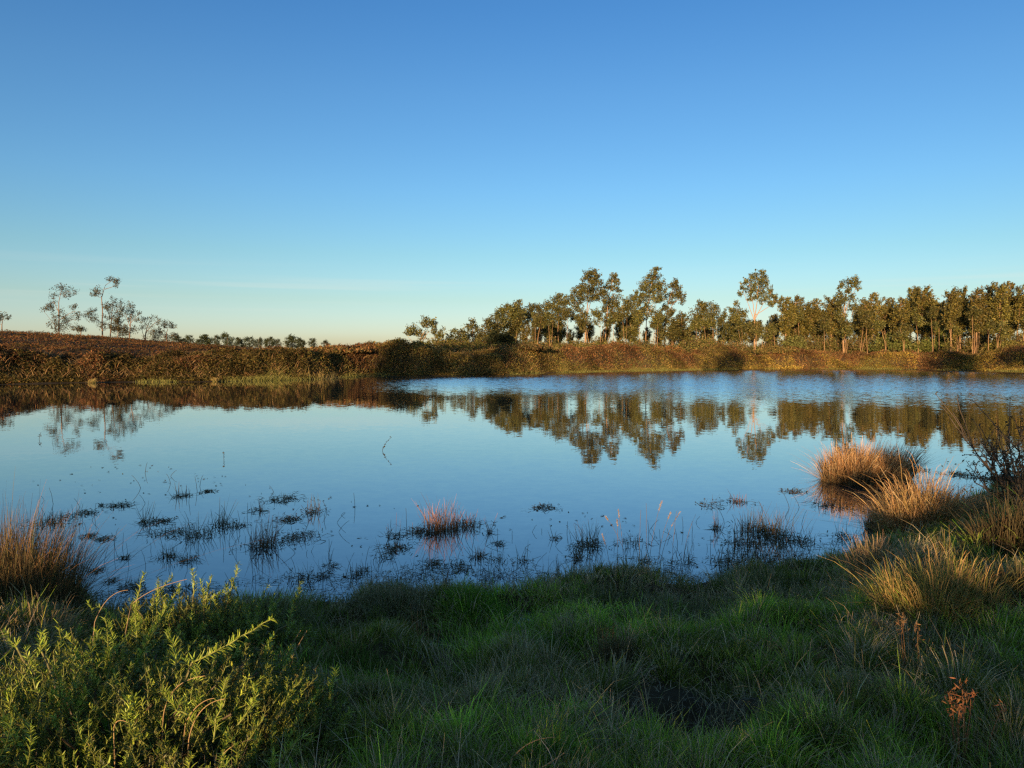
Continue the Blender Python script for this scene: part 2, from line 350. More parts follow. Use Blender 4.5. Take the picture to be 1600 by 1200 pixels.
hilltree('tallest hill tree, with a flat tuft on top of a long bare trunk', 108, [(160, 525), (160, 495), (159, 465), (164, 447), (175, 438)],
         [(170, 437, 7, 3), (178, 438, 8, 3.5), (184, 443, 5, 4), (150, 454, 6, 4), (159, 457, 6, 5), (147, 460, 4, 3), (146, 492, 9, 4), (153, 499, 8, 5), (165, 480, 5, 5), (170, 474, 6, 6), (142, 484, 5, 3), (162, 507, 7, 6)],
         [[(160, 460), (153, 455), (148, 452)], [(164, 452), (176, 448), (185, 444)], [(159, 505), (150, 498), (142, 490)]])
hilltree('feathery thin tree just behind the tallest hill tree', 112, [(172, 524), (174, 500), (177, 470)],
         [(176, 470, 6, 5), (184, 476, 7, 6), (180, 486, 8, 6), (188, 490, 6, 5), (171, 483, 5, 5), (175, 497, 8, 5), (168, 492, 5, 5)], [[(174, 500), (182, 488), (188, 478)]], dens=9)
hilltree('dense dark bush at the foot of the tallest hill tree', 106, [(184, 526), (184, 515)], [(184, 507, 8, 7), (178, 513, 6, 6), (191, 515, 6, 6), (183, 500, 5, 4)], dens=30)
hilltree('slim tree with a dark knob of leaves at its tip on the hill crest', 112, [(202, 527), (204, 505), (207, 480)],
         [(208, 477, 5, 4), (207, 483, 4, 4), (197, 487, 7, 5), (192, 482, 3, 4), (198, 495, 6, 5), (217, 490, 4, 3), (211, 498, 5, 4), (200, 515, 8, 6), (194, 521, 8, 5)], [[(203, 510), (198, 495), (196, 486)], [(204, 505), (213, 495), (218, 488)]], dens=14)
hilltree('wispy see-through tree halfway down the hill crest', 115, [(226, 533), (229, 515), (234, 500)],
         [(222, 501, 5, 4), (228, 498, 5, 3), (236, 499, 5, 4), (244, 503, 5, 4), (249, 500, 4, 4), (232, 508, 6, 4), (222, 512, 5, 4), (238, 516, 6, 5), (226, 530, 7, 5)], [[(228, 520), (238, 508), (248, 500)], [None, (222, 515), (219, 502)]], dens=9)
hilltree('dome topped tree lowest on the hill crest', 118, [(261, 537), (260, 522), (263, 508)],
         [(264, 505, 8, 3), (270, 510, 6, 3), (256, 509, 5, 3), (245, 521, 8, 5), (244, 530, 9, 6), (258, 527, 6, 5), (250, 517, 5, 4), (271, 524, 5, 3)], [[(260, 528), (252, 522), (246, 518)]], dens=20)
# --- far small trees between the hill and the wood
def conifer_proto(seed, tall, pal):
    tb, cb = MB(), MB(); tube(tb, curve((0, 0, 0), (0.05, 0, tall), (0.05, 0, 0), 6), np.linspace(.13, .03, 6), (.12, .08, .06), 5)
    for k in range(22):
        h = .12 + .86 * (k / 21) ** .9; rr = tall * .42 * math.sin(math.pi * min(1, .12 + .86 * (1 - h))) ** .7 * (.8 + .4 * rng.random()) + .12
        a = rng.random() * 6.28; c = (math.cos(a) * rr * .6, math.sin(a) * rr * .6, h * tall)
        add_clump(cb, c, (rr * .5, rr * .5, tall * .12), 90, .34, pal, .35)
    e = empty('conifer_tree', (0, 0, 0), None, 'tree'); tb.build('trunk', M_BARK, e, (0, 0, 0), True); cb.build('crown', M_LEAF, e, (0, 0, 0)); return e
CON = [(.028, .042, .018), (.04, .05, .02), (.055, .06, .024)]
protos = [conifer_proto(i, h, CON) for i, h in enumerate((4.0, 3.4, 4.4))]
far_small = [(275, 527, 'first'), (286, 531, ''), (297, 527, ''), (308, 533, ''), (321, 527, ''), (337, 536, ''), (355, 524, ''), (373, 531, ''), (390, 530, ''), (404, 532, ''), (421, 530, ''), (433, 538, ''), (457, 528, ''), (470, 532, ''), (487, 538, ''), (510, 541, '')]
names_fs = ['small dark conifer beside the dome topped hill tree', 'low twiggy conifer showing just its tip above the rusty slope', 'pointed conifer after the low twiggy one on the skyline', 'squat conifer in a dip of the rusty skyline',
            'short bushy conifer before the widest skyline gap', 'tiny round conifer almost hidden by the bracken crest', 'tallest and broadest of the small skyline conifers', 'dark conifer touching the tallest skyline conifer',
            'bushy conifer in the middle of the skyline row', 'dark blunt conifer after the middle of the skyline row', 'loose topped conifer standing next to the dark blunt one', 'low conifer sunk behind the bracken crest near the twin tops',
            'twin topped bushy conifer near the tall bramble mound', 'thin open conifer leaning against the twin topped one', 'last low conifer before the tall bramble mound', 'tip of a conifer rising directly over the tall bramble mound']
for i, ((px, py, _), lb) in enumerate(zip(far_small, names_fs)):
    Y = 150 + (i * 37 % 30); t_ = at(px, py, Y); z0 = float(ground_z(t_[0], Y)) - .1; k = i % 3
    hh = (t_[2] - z0); sc = max(.5, hh / (4.0, 3.4, 4.4)[k])
    o = protos[k] if i < 3 else copy_tree(protos[k], (0, 0, 0))
    o.location = (t_[0], Y, z0); o.scale = (sc * (1.15 + .3 * (i % 4 == 0)),) * 2 + (sc * 1.12,); o.rotation_euler = (0, 0, i * 1.3)
    tag(o, lb, 'tree', 'small conifers on the skyline')
# --- the wood on the far bank, front row as seen
def wood(label, Y, trunk, cl, forks=(), **k):
    k['dens'] = k.get('dens', 30) * 1.25; k.setdefault('ls', .31)
    return tree_px(EU, label, Y, trunk, cl, forks, group=FOREST, **k)
wood('spindly little tree alone in the gap of the far bank skyline', 120, [(586, 552), (586, 545), (587, 538)], [(583, 538, 5, 3), (590, 539, 4, 3), (587, 544, 4, 3)], dens=16)
wood('first tree of the wood, leaning with a forked pale trunk and open crown', 105, [(655, 556), (657, 530), (666, 512), (672, 500)],
     [(671, 499, 8, 5), (664, 507, 8, 5), (678, 507, 5, 5), (650, 516, 10, 6), (640, 521, 7, 5), (656, 523, 7, 5), (683, 518, 8, 6), (689, 525, 6, 5), (631, 537, 10, 6), (622, 543, 7, 4), (640, 542, 8, 5), (685, 535, 8, 5), (666, 540, 10, 6)],
     [[(656, 538), (668, 520), (680, 512)], [None, (645, 535), (636, 524)]])
wood('low olive bush like tree between the leaning tree and the dark sloping crowns', 108, [(714, 553), (715, 535)], [(711, 523, 9, 5), (720, 518, 8, 5), (704, 532, 8, 6), (722, 533, 10, 7), (712, 541, 12, 6)])
wood('small tree with a pointed tip poking above the low olive crowns', 112, [(738, 553), (739, 530), (739, 505)], [(739, 502, 4, 4), (736, 510, 6, 5), (744, 513, 7, 5), (733, 522, 9, 6), (745, 527, 9, 7), (737, 538, 12, 6)])
wood('dense tree at the foot of the slope of dark crowns', 106, [(765, 553), (765, 530), (768, 510)], [(770, 503, 8, 6), (762, 510, 8, 6), (775, 515, 10, 8), (757, 522, 9, 7), (768, 530, 12, 9), (780, 536, 12, 8), (755, 538, 9, 6)], dens=36)
wood('broad dark tree at the top of the slope of dark crowns', 112, [(792, 553), (792, 520), (795, 490)], [(796, 480, 10, 5), (786, 484, 9, 6), (806, 485, 8, 6), (779, 493, 10, 7), (795, 495, 11, 8), (809, 497, 9, 7), (786, 507, 12, 8), (802, 512, 11, 8), (778, 515, 9, 9), (790, 528, 14, 9)], dens=36)
wood('slim crowned tree right after the broad dark tree', 122, [(813, 553), (812, 510), (811, 480)], [(811, 474, 6, 4), (808, 482, 9, 6), (816, 488, 8, 6), (806, 495, 8, 6), (816, 503, 7, 6)], dens=30)
wood('tree with a flat topped crown and several thin orange stems', 126, [(837, 553), (836, 520), (836, 485)], [(832, 479, 9, 3.5), (842, 481, 8, 4), (826, 486, 8, 5), (847, 490, 9, 6), (833, 493, 10, 6), (822, 497, 7, 6), (842, 500, 8, 5)],
     [[None, (845, 520), (848, 492)], [None, (828, 520), (825, 492)]])
wood('compact tree with a steep dark crown before the two tallest crowns', 124, [(872, 553), (872, 510), (874, 475)], [(877, 463, 6, 4), (870, 469, 8, 5), (880, 473, 7, 6), (862, 478, 8, 6), (874, 483, 10, 7), (854, 477, 6, 5), (865, 493, 10, 7), (880, 493, 8, 7), (870, 505, 12, 8), (861, 515, 10, 9), (876, 518, 10, 9)], dens=38)
wood('tallest tree of the wood, straight orange trunk under a layered crown', 122, [(915, 553), (915, 520), (917, 480), (921, 445), (926, 425)],
     [(926, 424, 7, 4), (919, 428, 7, 4), (932, 431, 6, 4), (914, 435, 7, 4), (925, 438, 9, 5), (933, 444, 7, 5), (918, 447, 9, 5), (908, 450, 7, 4), (927, 453, 9, 5), (902, 457, 8, 5), (940, 456, 8, 6), (914, 460, 10, 5), (932, 463, 9, 5), (895, 464, 6, 4),
      (906, 468, 7, 4), (922, 469, 10, 4), (943, 467, 6, 6), (893, 474, 5, 5), (903, 484, 6, 6), (897, 495, 6, 6), (907, 505, 7, 6)],
     [[(916, 495), (924, 470), (938, 452)], [(916, 500), (905, 480), (896, 466)]], dens=34, r0=.125)
wood('slender twin of the tallest tree, with its crown split in two', 124, [(945, 553), (947, 510), (950, 470), (957, 440), (961, 431)],
     [(962, 431, 5, 4), (957, 438, 6, 5), (965, 441, 4, 4), (951, 446, 6, 4), (966, 453, 5, 3), (958, 450, 5, 4), (962, 467, 7, 5), (953, 473, 9, 6), (965, 478, 6, 6), (946, 482, 7, 6), (957, 487, 9, 6), (949, 497, 8, 7), (964, 493, 6, 6)],
     [[None, (953, 520), (958, 480)], [(950, 470), (960, 460), (966, 453)]], dens=34)
wood('thick column shaped tree with a dark crown between the slender twins and the tall pair', 120, [(985, 553), (985, 510), (987, 480)],
     [(990, 467, 7, 4), (983, 471, 7, 5), (993, 475, 6, 6), (979, 481, 8, 6), (990, 486, 9, 6), (982, 495, 10, 7), (993, 500, 7, 7), (978, 508, 8, 8), (988, 513, 9, 8), (980, 524, 10, 8), (992, 528, 8, 8)], dens=40)
wood('tall many layered tree with a crooked pointed top and bright trunk', 122, [(1009, 553), (1009, 520), (1012, 480), (1018, 445), (1025, 428)],
     [(1027, 420, 5, 3), (1022, 425, 6, 4), (1027, 432, 7, 5), (1016, 433, 6, 4), (1010, 441, 8, 5), (1022, 443, 9, 5), (1033, 443, 5, 5), (1003, 450, 7, 5), (1014, 453, 9, 5), (1027, 454, 9, 6), (1037, 452, 6, 5), (1001, 460, 6, 4), (1010, 466, 9, 6), (1022, 468, 8, 5), (1034, 464, 7, 5), (994, 459, 4, 3),
      (1006, 478, 8, 5), (1018, 483, 7, 5), (1005, 492, 7, 6), (1026, 493, 6, 6)],
     [[(1011, 500), (1020, 475), (1034, 452)], [(1021, 553), (1022, 510), (1026, 465)]], dens=32)
wood('leaning tree with round dark leaf clusters held out beside the crooked topped tree', 126, [(1037, 553), (1040, 510), (1044, 475), (1052, 447)],
     [(1054, 440, 4, 4), (1051, 447, 6, 5), (1058, 451, 6, 5), (1063, 458, 6, 5), (1066, 468, 5, 5), (1056, 461, 6, 5), (1047, 462, 6, 5), (1052, 472, 5, 3), (1036, 482, 5, 5), (1033, 491, 5, 5), (1050, 487, 5, 4)],
     [[(1042, 490), (1054, 472), (1065, 466)]], dens=36)
wood('shrubby young tree under the leaning tree with round clusters', 118, [(1050, 553), (1050, 525), (1051, 505)], [(1048, 489, 6, 5), (1040, 499, 8, 6), (1051, 503, 9, 7), (1035, 510, 8, 7), (1047, 517, 11, 8), (1058, 520, 8, 8), (1040, 527, 12, 8)])
wood('small pointed green tree in the low part of the wood', 122, [(1066, 553), (1066, 515), (1065, 497)], [(1064, 491, 6, 4), (1067, 500, 7, 6), (1061, 508, 8, 6), (1070, 515, 8, 7), (1063, 525, 10, 8), (1075, 530, 8, 7)])
wood('broad round headed tree in the low part of the wood', 122, [(1106, 553), (1106, 520), (1104, 492)], [(1103, 475, 9, 3.5), (1094, 479, 8, 5), (1112, 480, 7, 5), (1104, 486, 10, 6), (1087, 489, 8, 6), (1116, 491, 7, 6), (1095, 497, 9, 6), (1109, 500, 8, 5), (1084, 503, 8, 7), (1120, 505, 8, 7), (1097, 513, 9, 7), (1113, 518, 9, 7), (1085, 522, 10, 8), (1103, 532, 12, 7)],
     [[None, (1114, 520), (1117, 495)], [None, (1096, 520), (1090, 495)]])
wood('thin tree hidden up to its crown beside the broad round headed one', 128, [(1131, 553), (1131, 520), (1131, 500)], [(1131, 492, 6, 5), (1127, 501, 7, 6), (1136, 508, 8, 7), (1128, 517, 9, 7), (1138, 525, 9, 8)])
wood('cone shaped tree close to the lone fan crowned tree', 118, [(1153, 553), (1152, 515), (1152, 485)], [(1152, 476, 4, 4), (1150, 484, 7, 5), (1157, 489, 7, 5), (1146, 495, 8, 6), (1157, 500, 8, 6), (1142, 507, 8, 7), (1153, 512, 10, 7), (1164, 508, 6, 5), (1145, 522, 10, 8), (1158, 528, 9, 8)], dens=34)
wood('lone fan crowned tree with a bright bare trunk forking into thin limbs', 117, [(1179, 553), (1179, 520), (1179, 500), (1183, 470), (1186, 440)],
     [(1188, 428, 6, 4), (1181, 432, 7, 4), (1194, 434, 6, 5), (1173, 437, 7, 4), (1186, 441, 8, 5), (1199, 443, 6, 5), (1166, 443, 6, 4), (1177, 448, 8, 5), (1193, 451, 8, 5), (1204, 453, 5, 5), (1160, 450, 5, 3), (1168, 456, 7, 5), (1183, 460, 7, 4), (1199, 463, 7, 5), (1158, 459, 4, 4), (1209, 463, 5, 4), (1172, 466, 6, 4), (1190, 470, 6, 4), (1211, 471, 6, 5), (1204, 476, 5, 4), (1218, 468, 4, 4)],
     [[(1179, 502), (1171, 480), (1161, 455)], [(1179, 500), (1192, 475), (1205, 458)], [(1179, 497), (1176, 470), (1170, 440)], [(1181, 492), (1200, 480), (1214, 470)]], dens=26, r0=.11, bark=(.30, .185, .10))
# front row of the forest further along: tops as seen; the crowns are drawn from shared shapes
def euc_proto(kind):
    tb, cb = MB(), MB(); H = 10.0
    lean = (rng.random() - .3) * 1.0
    T = np.array([(0, 0, 0), (lean * .3, 0, H * .4), (lean * .7, .1, H * .7), (lean * 1.3, 0, H * .97)])
    s = np.linspace(0, 1, 4); ss = np.linspace(0, 1, 12); P = np.stack([np.interp(ss, s, T[:, k]) for k in range(3)], 1); P[1:-1] += rng.normal(size=(10, 3)) * .04
    tube(tb, P, np.interp(ss, [0, .1, 1], [.14, .10, .025]), np.asarray(BARK) * (.8 + .4 * rng.random((72, 1))), 6)
    n = (46, 40, 52, 36)[kind % 4]
    lo = (.38, .46, .32, .42)[kind % 4]
    for k in range(n):
        h = lo + (1.0 - lo) * (k + rng.random() * .6) / n
        w = (.30 + .70 * math.sin(math.pi * min(1, (1.04 - h) / (1.04 - lo)) ** .8)) * (1.55, 1.25, 1.7, 1.35)[kind % 4]
        a = rng.random() * 6.28; rr = w * (.35 + .65 * rng.random())
        x = np.interp(h, s * .97, T[:, 0]); c = np.array([x + math.cos(a) * rr + .25 * w * (h - .5), math.sin(a) * rr, h * H])
        q = P[np.argmin(np.linalg.norm((P - c) * [1, 1, .6], axis=1) + np.where(P[:, 2] > c[2] - .2, 4, 0))]
        tube(tb, curve(q, c, [0, 0, -.1], 5, .03), np.linspace(.05, .014, 5), np.asarray(BARK) * .9, 4)
        r = (.32 + .30 * rng.random()) * (1.1 if h < .85 else .8)
        add_clump(cb, c, (r, r, r * 1.05), int(250 * r * r) + 30, .30, EUC, .35)
    for j in range(7):                                                 # leading plumes that give the crown its uneven pointed outline
        top_ = H * (1.0 if j == 0 else rng.uniform(.62, .97)); ln_ = rng.uniform(1.5, 2.8); off = 0 if j == 0 else rng.uniform(.3, 1.3); a = rng.random() * 6.28
        x0 = np.interp(top_ / H, s * .97, T[:, 0]) + math.cos(a) * off; y0 = math.sin(a) * off; m_ = 210; q = rng.random(m_)
        rad = (.50 * (1 - q) ** .7 + .06) * np.sqrt(rng.random(m_)); an = rng.random(m_) * 6.28
        P2 = np.stack([x0 + .35 * q * q + np.cos(an) * rad, y0 + np.sin(an) * rad, top_ - ln_ * (1 - q)], 1)
        tube(tb, curve((x0 * .6, y0 * .6, top_ - ln_ * 1.2), (x0 + .3, y0, top_ - .2), (0, 0, 0), 5, .03), np.linspace(.04, .01, 5), np.asarray(BARK) * .8, 4)
        leaves(cb, P2, .30 * (.6 + .8 * rng.random(m_)), .12 * (.6 + .8 * rng.random(m_)), mixcol(m_, EUC) * (.8 + .4 * rng.random()), .1, .5)
    for j in range(12):                                                 # low suckers and dead twigs about the foot
        a = rng.random() * 6.28; rr = .5 + rng.random() * .8; c = np.array([math.cos(a) * rr, math.sin(a) * rr, 1.2 + rng.random() * 2.4])
        tube(tb, curve((c[0] * .3, c[1] * .3, 0), c, (0, 0, .2), 5, .03), np.linspace(.04, .012, 5), np.asarray(BARK) * .75, 4)
        if j % 2: add_clump(cb, c, (.55, .55, .5), 55, .32, EUC)
    e = empty(EU, (0, 0, 0), None, 'tree'); tb.build('trunk', M_BARK, e, (0, 0, 0), True); cb.build('crown', M_LEAF, e, (0, 0, 0)); return e
EUC_ = EUC; EUC = [(.128, .108, .022), (.085, .080, .020), (.175, .138, .032), (.050, .050, .015)]
EP = [euc_proto(i) for i in range(10)]; EUC = EUC_; _used = set()
def place_euc(k, px, py, Y, label, group, wide=1.0):
    t_ = at(px, py, Y); z0 = float(ground_z(t_[0], Y)) - .15; sc = (t_[2] - z0) / 10.0
    o = EP[k] if k not in _used else copy_tree(EP[k], (0, 0, 0)); _used.add(k)
    lx = EP[k].children[0].name and 0
    o.location = (t_[0], Y, z0); o.scale = (sc * wide, sc * wide, sc); o.rotation_euler = (0, 0, rng.normal() * .5)
    return tag(o, label, 'tree', group)
ordw = ['first', 'second', 'third', 'fourth', 'fifth', 'sixth', 'seventh', 'eighth', 'ninth', 'tenth', 'eleventh', 'twelfth', 'thirteenth', 'fourteenth']
rowA = [(1228, 466), (1243, 464), (1259, 474), (1277, 468), (1299, 464)]
for i, (a, b) in enumerate(rowA):
    place_euc((i * 2) % 10, a, b, 116 + (i * 7 % 9), f'{ordw[i]} bushy eucalyptus after the lone fan crowned tree, going towards the tall pale trunk', FOREST, 1.05)
wood('tall tree with a thin round tuft above its neighbours and a long pale trunk', 114, [(1318, 553), (1317, 520), (1319, 480), (1326, 440)],
     [(1331, 436, 6, 3), (1324, 440, 6, 4), (1337, 442, 5, 4), (1330, 446, 7, 4), (1341, 450, 4, 3), (1318, 443, 4, 3), (1312, 449, 4, 4), (1323, 453, 6, 4), (1318, 463, 8, 6), (1327, 468, 8, 6), (1313, 475, 8, 6), (1325, 482, 9, 7), (1336, 478, 6, 5), (1315, 492, 8, 7)],
     [[(1318, 500), (1326, 470), (1338, 448)], [None, (1323, 520), (1333, 485)]], dens=26, r0=.10, bark=(.30, .19, .11))
rowB = [(1347, 470), (1365, 459), (1381, 466), (1402, 467), (1423, 449), (1441, 450), (1457, 468), (1470, 474)]
for i, (a, b) in enumerate(rowB):
    place_euc((i * 3 + 3) % 10, a, b, 115 + (i * 5 % 11), f'{ordw[i]} eucalyptus past the tall tree with the round tuft, counting towards the brightest trunks', FOREST, 1.0)
rowC = [(1488, 455), (1502, 451), (1527, 454), (1545, 448), (1563, 444), (1581, 442), (1600, 447), (1622, 445)]
for i, (a, b) in enumerate(rowC):
    place_euc((i * 3 + 1) % 10, a, b, 104 + (i * 5 % 9), f'{ordw[i]} tree of the brightly lit stand with orange trunks at the end of the wood', FOREST, 1.0)
BACK = 'eucalyptus trees in the depth of the wood'
for i in range(64):
    px = np.interp(i / 63, [0, .12, .3, 1], [800, 880, 1100, 1640]) + rng.normal() * 4
    top = np.interp(px, [780, 830, 900, 980, 1050, 1130, 1200, 1300, 1400, 1500, 1640], [505, 498, 497, 495, 506, 508, 488, 482, 476, 466, 462]) + abs(rng.normal()) * 8
    place_euc(int(rng.integers(0, 10)), px, top, 130 + rng.random() * 22, 'eucalyptus in the depth of the wood, mostly hidden by the front row of trees', BACK, 1.15)

for i in range(44):
    px = np.interp((i + .5) / 44, [0, 1], [806, 1608]) + rng.normal() * 7; Y = np.interp(px, [800, 900, 1100, 1300, 1600], [108, 114, 118, 114, 104]) + rng.normal() * 2; tp_ = rng.uniform(478, 512); dx = rng.normal() * 6
    cl = [(px + dx * .9 + rng.normal() * 4, tp_ + 2 + rng.random() * 16, 4 + 3 * rng.random(), 4 + 2 * rng.random()) for _ in range(4)]
    tree_px('eucalyptus_sapling', 'slender sapling with a thin orange stem at the front of the wood', Y, [(px, 556), (px + dx * .2, 535), (px + dx, tp_)], cl, [[None, (px + dx * .5 + 5, 520), (px + dx + 8, tp_ + 14)]] if i % 2 else (), group='slender saplings at the front of the wood', ls=.28, dens=30, r0=.045, bark=(.30, .18, .095))

# ------------------------------------------------------------------ far bank scrub
def strip(n, dmin, dmax, tmin=-.86, tmax=.86, pw=2.0):
    t = rng.uniform(tmin, tmax, n); d = dmin + (dmax - dmin) * rng.random(n) ** pw
    y = np.interp(t, FT, FY) + d; return t * y, y, d
RUST = [(.155, .070, .030), (.21, .105, .042), (.12, .065, .028), (.085, .065, .028)]
OLIVE = [(.115, .095, .025), (.075, .07, .022), (.21, .155, .045), (.12, .08, .028)]
mbr, mbo = MB(), MB()
for n, dmin, dmax, pw in ((330000, .3, 8, 1.25), (200000, 6, 55, 1.6)):
    x, y, d = strip(n, dmin, dmax, pw=pw)
    gz = ground_z(x, y); t = x / y
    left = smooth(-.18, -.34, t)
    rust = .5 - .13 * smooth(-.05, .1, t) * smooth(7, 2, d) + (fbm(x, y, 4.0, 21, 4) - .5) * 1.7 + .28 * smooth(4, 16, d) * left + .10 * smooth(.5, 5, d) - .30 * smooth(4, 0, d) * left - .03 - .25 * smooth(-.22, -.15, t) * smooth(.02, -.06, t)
    isr = rust + rng.normal(size=n) * .10 > .55
    cl_ = np.clip(fbm(x, y, 1.7, 77, 3) - .36, 0, 1) * smooth(.4, 2.2, d); h = np.where(isr, .25, .3) * rng.random(n) ** 1.3 + .02 + 1.7 * cl_ * rng.random(n) ** .5 * np.where(d > 7, .45, 1) - .1
    P = np.stack([x, y, gz + h], 1)
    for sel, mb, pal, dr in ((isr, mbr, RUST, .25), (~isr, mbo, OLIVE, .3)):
        k = int(sel.sum()); tone = ((.30 + 1.35 * fbm(x[sel], y[sel], 1.9, 44, 3) ** 1.3) * (1 - np.where(isr[sel], .34, .46) * left[sel]))[:, None]  # weak grazing sun on the hill side and shaded gaps put into leaf colour
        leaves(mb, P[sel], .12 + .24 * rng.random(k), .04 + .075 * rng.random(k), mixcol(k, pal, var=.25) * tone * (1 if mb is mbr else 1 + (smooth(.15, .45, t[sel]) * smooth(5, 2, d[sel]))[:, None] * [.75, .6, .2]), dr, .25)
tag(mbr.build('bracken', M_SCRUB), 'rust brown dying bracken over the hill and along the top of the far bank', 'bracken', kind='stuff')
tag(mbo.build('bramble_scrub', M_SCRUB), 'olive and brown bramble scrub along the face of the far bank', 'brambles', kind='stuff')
# scrub growing under the wood, closing the view between the trunks
x, y, d = strip(110000, 9, 44, -.16, .86, 1.0); n = len(x); keep = x / y > -.13 + .05 * vnoise(x, y, 6, 5); x, y, d = x[keep], y[keep], d[keep]; n = len(x); gz = ground_z(x, y)
hh = 2.9 * np.clip(fbm(x, y, 4.5, 19, 3) - .22, .05, 1) * smooth(8, 16, d) + .8; ub = MB()
leaves(ub, np.stack([x, y, gz + hh * rng.random(n) ** .6], 1), .18 + .26 * rng.random(n), .07 + .09 * rng.random(n), mixcol(n, [(.10, .095, .024), (.14, .115, .032), (.065, .068, .02), (.12, .08, .035)], var=.28) * (.5 + fbm(x, y, 2.5, 15, 2))[:, None], .2, .3)
tag(ub.build('undergrowth', M_SCRUB), 'olive and brown undergrowth filling the wood between the trunks', 'undergrowth', kind='stuff')
# dry arching canes
x, y, d = strip(9000, .8, 10, pw=1.2); gz = ground_z(x, y); n = len(x)
a = rng.random(n) * 6.28; L_ = .4 + .7 * rng.random(n); mb = MB()
ribbons(mb, np.stack([x, y, gz], 1), np.stack([x + np.cos(a) * L_, y + np.sin(a) * L_, gz + .25 + .5 * rng.random(n)], 1), np.stack([0 * x, 0 * x, .25 + .3 * rng.random(n)], 1), .035, mixcol(n, [(.22, .12, .06), (.30, .20, .09), (.12, .08, .04)]), (.24, .15, .07))
tag(mb.build('bramble_canes', M_SCRUB), 'dry arching bramble canes tangled over the far bank scrub', 'brambles', kind='stuff')
# grass at the water line
x, y, d = strip(60000, -.4, 1.8, pw=1.0); n0 = fbm(x, y, 4.0, 61, 2); keep = n0 + rng.random(len(x)) * .3 >  .74 - .14 * smooth(0, .15, x / y); x, y, d = x[keep], y[keep], d[keep]
gz = np.maximum(ground_z(x, y), -.03); n = len(x); a = rng.random(n) * 6.28; L_ = (.07 + .20 * rng.random(n)) * np.where(vnoise(x, y, 2.5, 9) > .62, 1.6, 1)
mb = MB(); ribbons(mb, np.stack([x, y, gz], 1), np.stack([x + np.cos(a) * L_ * .8, y + np.sin(a) * L_ * .8, gz + L_], 1), np.stack([0 * x, 0 * x, L_ * .15], 1), .03, mixcol(n, [(.16, .17, .04), (.22, .20, .06), (.10, .12, .03)]), mixcol(n, [(.30, .26, .08), (.22, .22, .06)]))
tag(mb.build('shore_grass', M_GRASS), 'yellow green grass fringing the far water line', 'grass', kind='stuff')
# bushes one can tell apart on the far bank
def bush(name, label, px, py_top, Y, wpx, pal, group, n=2600, ls=.34, squash=1.0):
    """A mound of twigs and leaves from the ground up to the height seen."""
    top = at(px, py_top, Y); z0 = float(ground_z(top[0], Y)) - .1; H = max(.5, top[2] - z0); rx = wpx * Y / FPX / 2
    base = np.array([top[0], Y, z0]); e = empty(name, base, label, 'bush', group); fb, sb = MB(), MB()
    k = 26; cc = []
    for i in range(k):
        a = rng.random() * 6.28; r = rng.random() ** .5; cx = math.cos(a) * r * rx * .85; cy = math.sin(a) * r * rx * .6
        cz = H * .88 * math.sqrt(max(.05, 1 - r * r * .85)) * (.55 + .45 * rng.random()); c = base + [cx, cy, cz]
        tube(sb, curve(base + [cx * .2, cy * .2, 0], c, (0, 0, .1), 5, .03), np.linspace(.04, .012, 5), (.13, .085, .055), 4)
        add_clump(fb, c, (rx * .26 + .12, rx * .22 + .12, H * .16 + .06), n // k, ls, pal, .3)
    sb.build('stem', M_BARK, e, base, True); fb.build('foliage', M_SCRUB, e, base); return e
BG_ = 'bushes on the far bank'
DK = [(.06, .055, .022), (.085, .07, .026), (.10, .06, .025)]
MO = [(.11, .095, .03), (.085, .08, .025), (.16, .10, .035)]
bush('bramble_mound', 'large rounded bramble mound with straw coloured canes standing before the skyline gap', 532, 541, 74, 105, [(.14, .10, .035), (.20, .12, .045), (.09, .075, .028), (.16, .075, .03)], BG_, 5200, .3)
bush('bramble_mound', 'lower bramble mound adjoining the large one on the hill side', 440, 547, 68, 80, [(.10, .08, .03), (.15, .09, .04), (.06, .055, .02)], BG_, 3600, .3)
bush('bramble_mound', 'dark bramble mound in the shadow below the leaning forked tree', 640, 556, 80, 80, DK, BG_, 3600)
bush('bramble_mound', 'dark bramble mound below the low olive crowns', 705, 553, 82, 85, DK, BG_, 3600)
bush('dark_bush', 'tall dark evergreen bush at the foot of the slope of crowns', 780, 515, 88, 52, [(.022, .028, .012), (.035, .040, .016)], BG_, 3800)
bush('bramble_mound', 'wide dark mound beside the tall dark evergreen bush', 820, 550, 84, 70, DK, BG_, 3200)
bush('bramble_mound', 'reddish brown mound under the tallest tree of the wood', 895, 545, 98, 70, [(.17, .08, .03), (.10, .07, .03), (.22, .11, .04)], BG_, 3000)
bush('bramble_mound', 'olive mound below the crooked topped tree', 960, 545, 101, 60, MO, BG_, 2800)
bush('bramble_mound', 'rusty mound between the crooked topped tree and the round headed tree', 1040, 540, 105, 75, [(.16, .08, .03), (.12, .09, .03)], BG_, 2800)
bush('bramble_mound', 'green brown mound beside the trunk of the lone fan crowned tree', 1215, 541, 110, 70, MO, BG_, 2800)
bush('green_shrub', 'broad bright olive shrub with a rounded top under the wood', 1400, 518, 110, 76, [(.10, .11, .03), (.08, .10, .03), (.13, .12, .035)], BG_, 4200)
bush('green_shrub', 'smaller olive shrub next to the broad one under the wood', 1450, 527, 111, 40, [(.11, .12, .03), (.08, .10, .03)], BG_, 2400)
bush('green_shrub', 'pale green shrub among trunks of the brightly lit stand', 1472, 512, 114, 34, [(.13, .14, .035), (.10, .12, .035)], BG_, 2200)
bush('green_shrub', 'yellowish shrub in front of the end of the wood', 1570, 527, 105, 60, [(.15, .13, .04), (.11, .11, .03)], BG_, 2800)
bush('green_shrub', 'olive shrub below the second bushy eucalyptus after the fan crowned tree', 1240, 522, 113, 34, [(.09, .10, .03), (.11, .11, .035)], BG_, 2000)
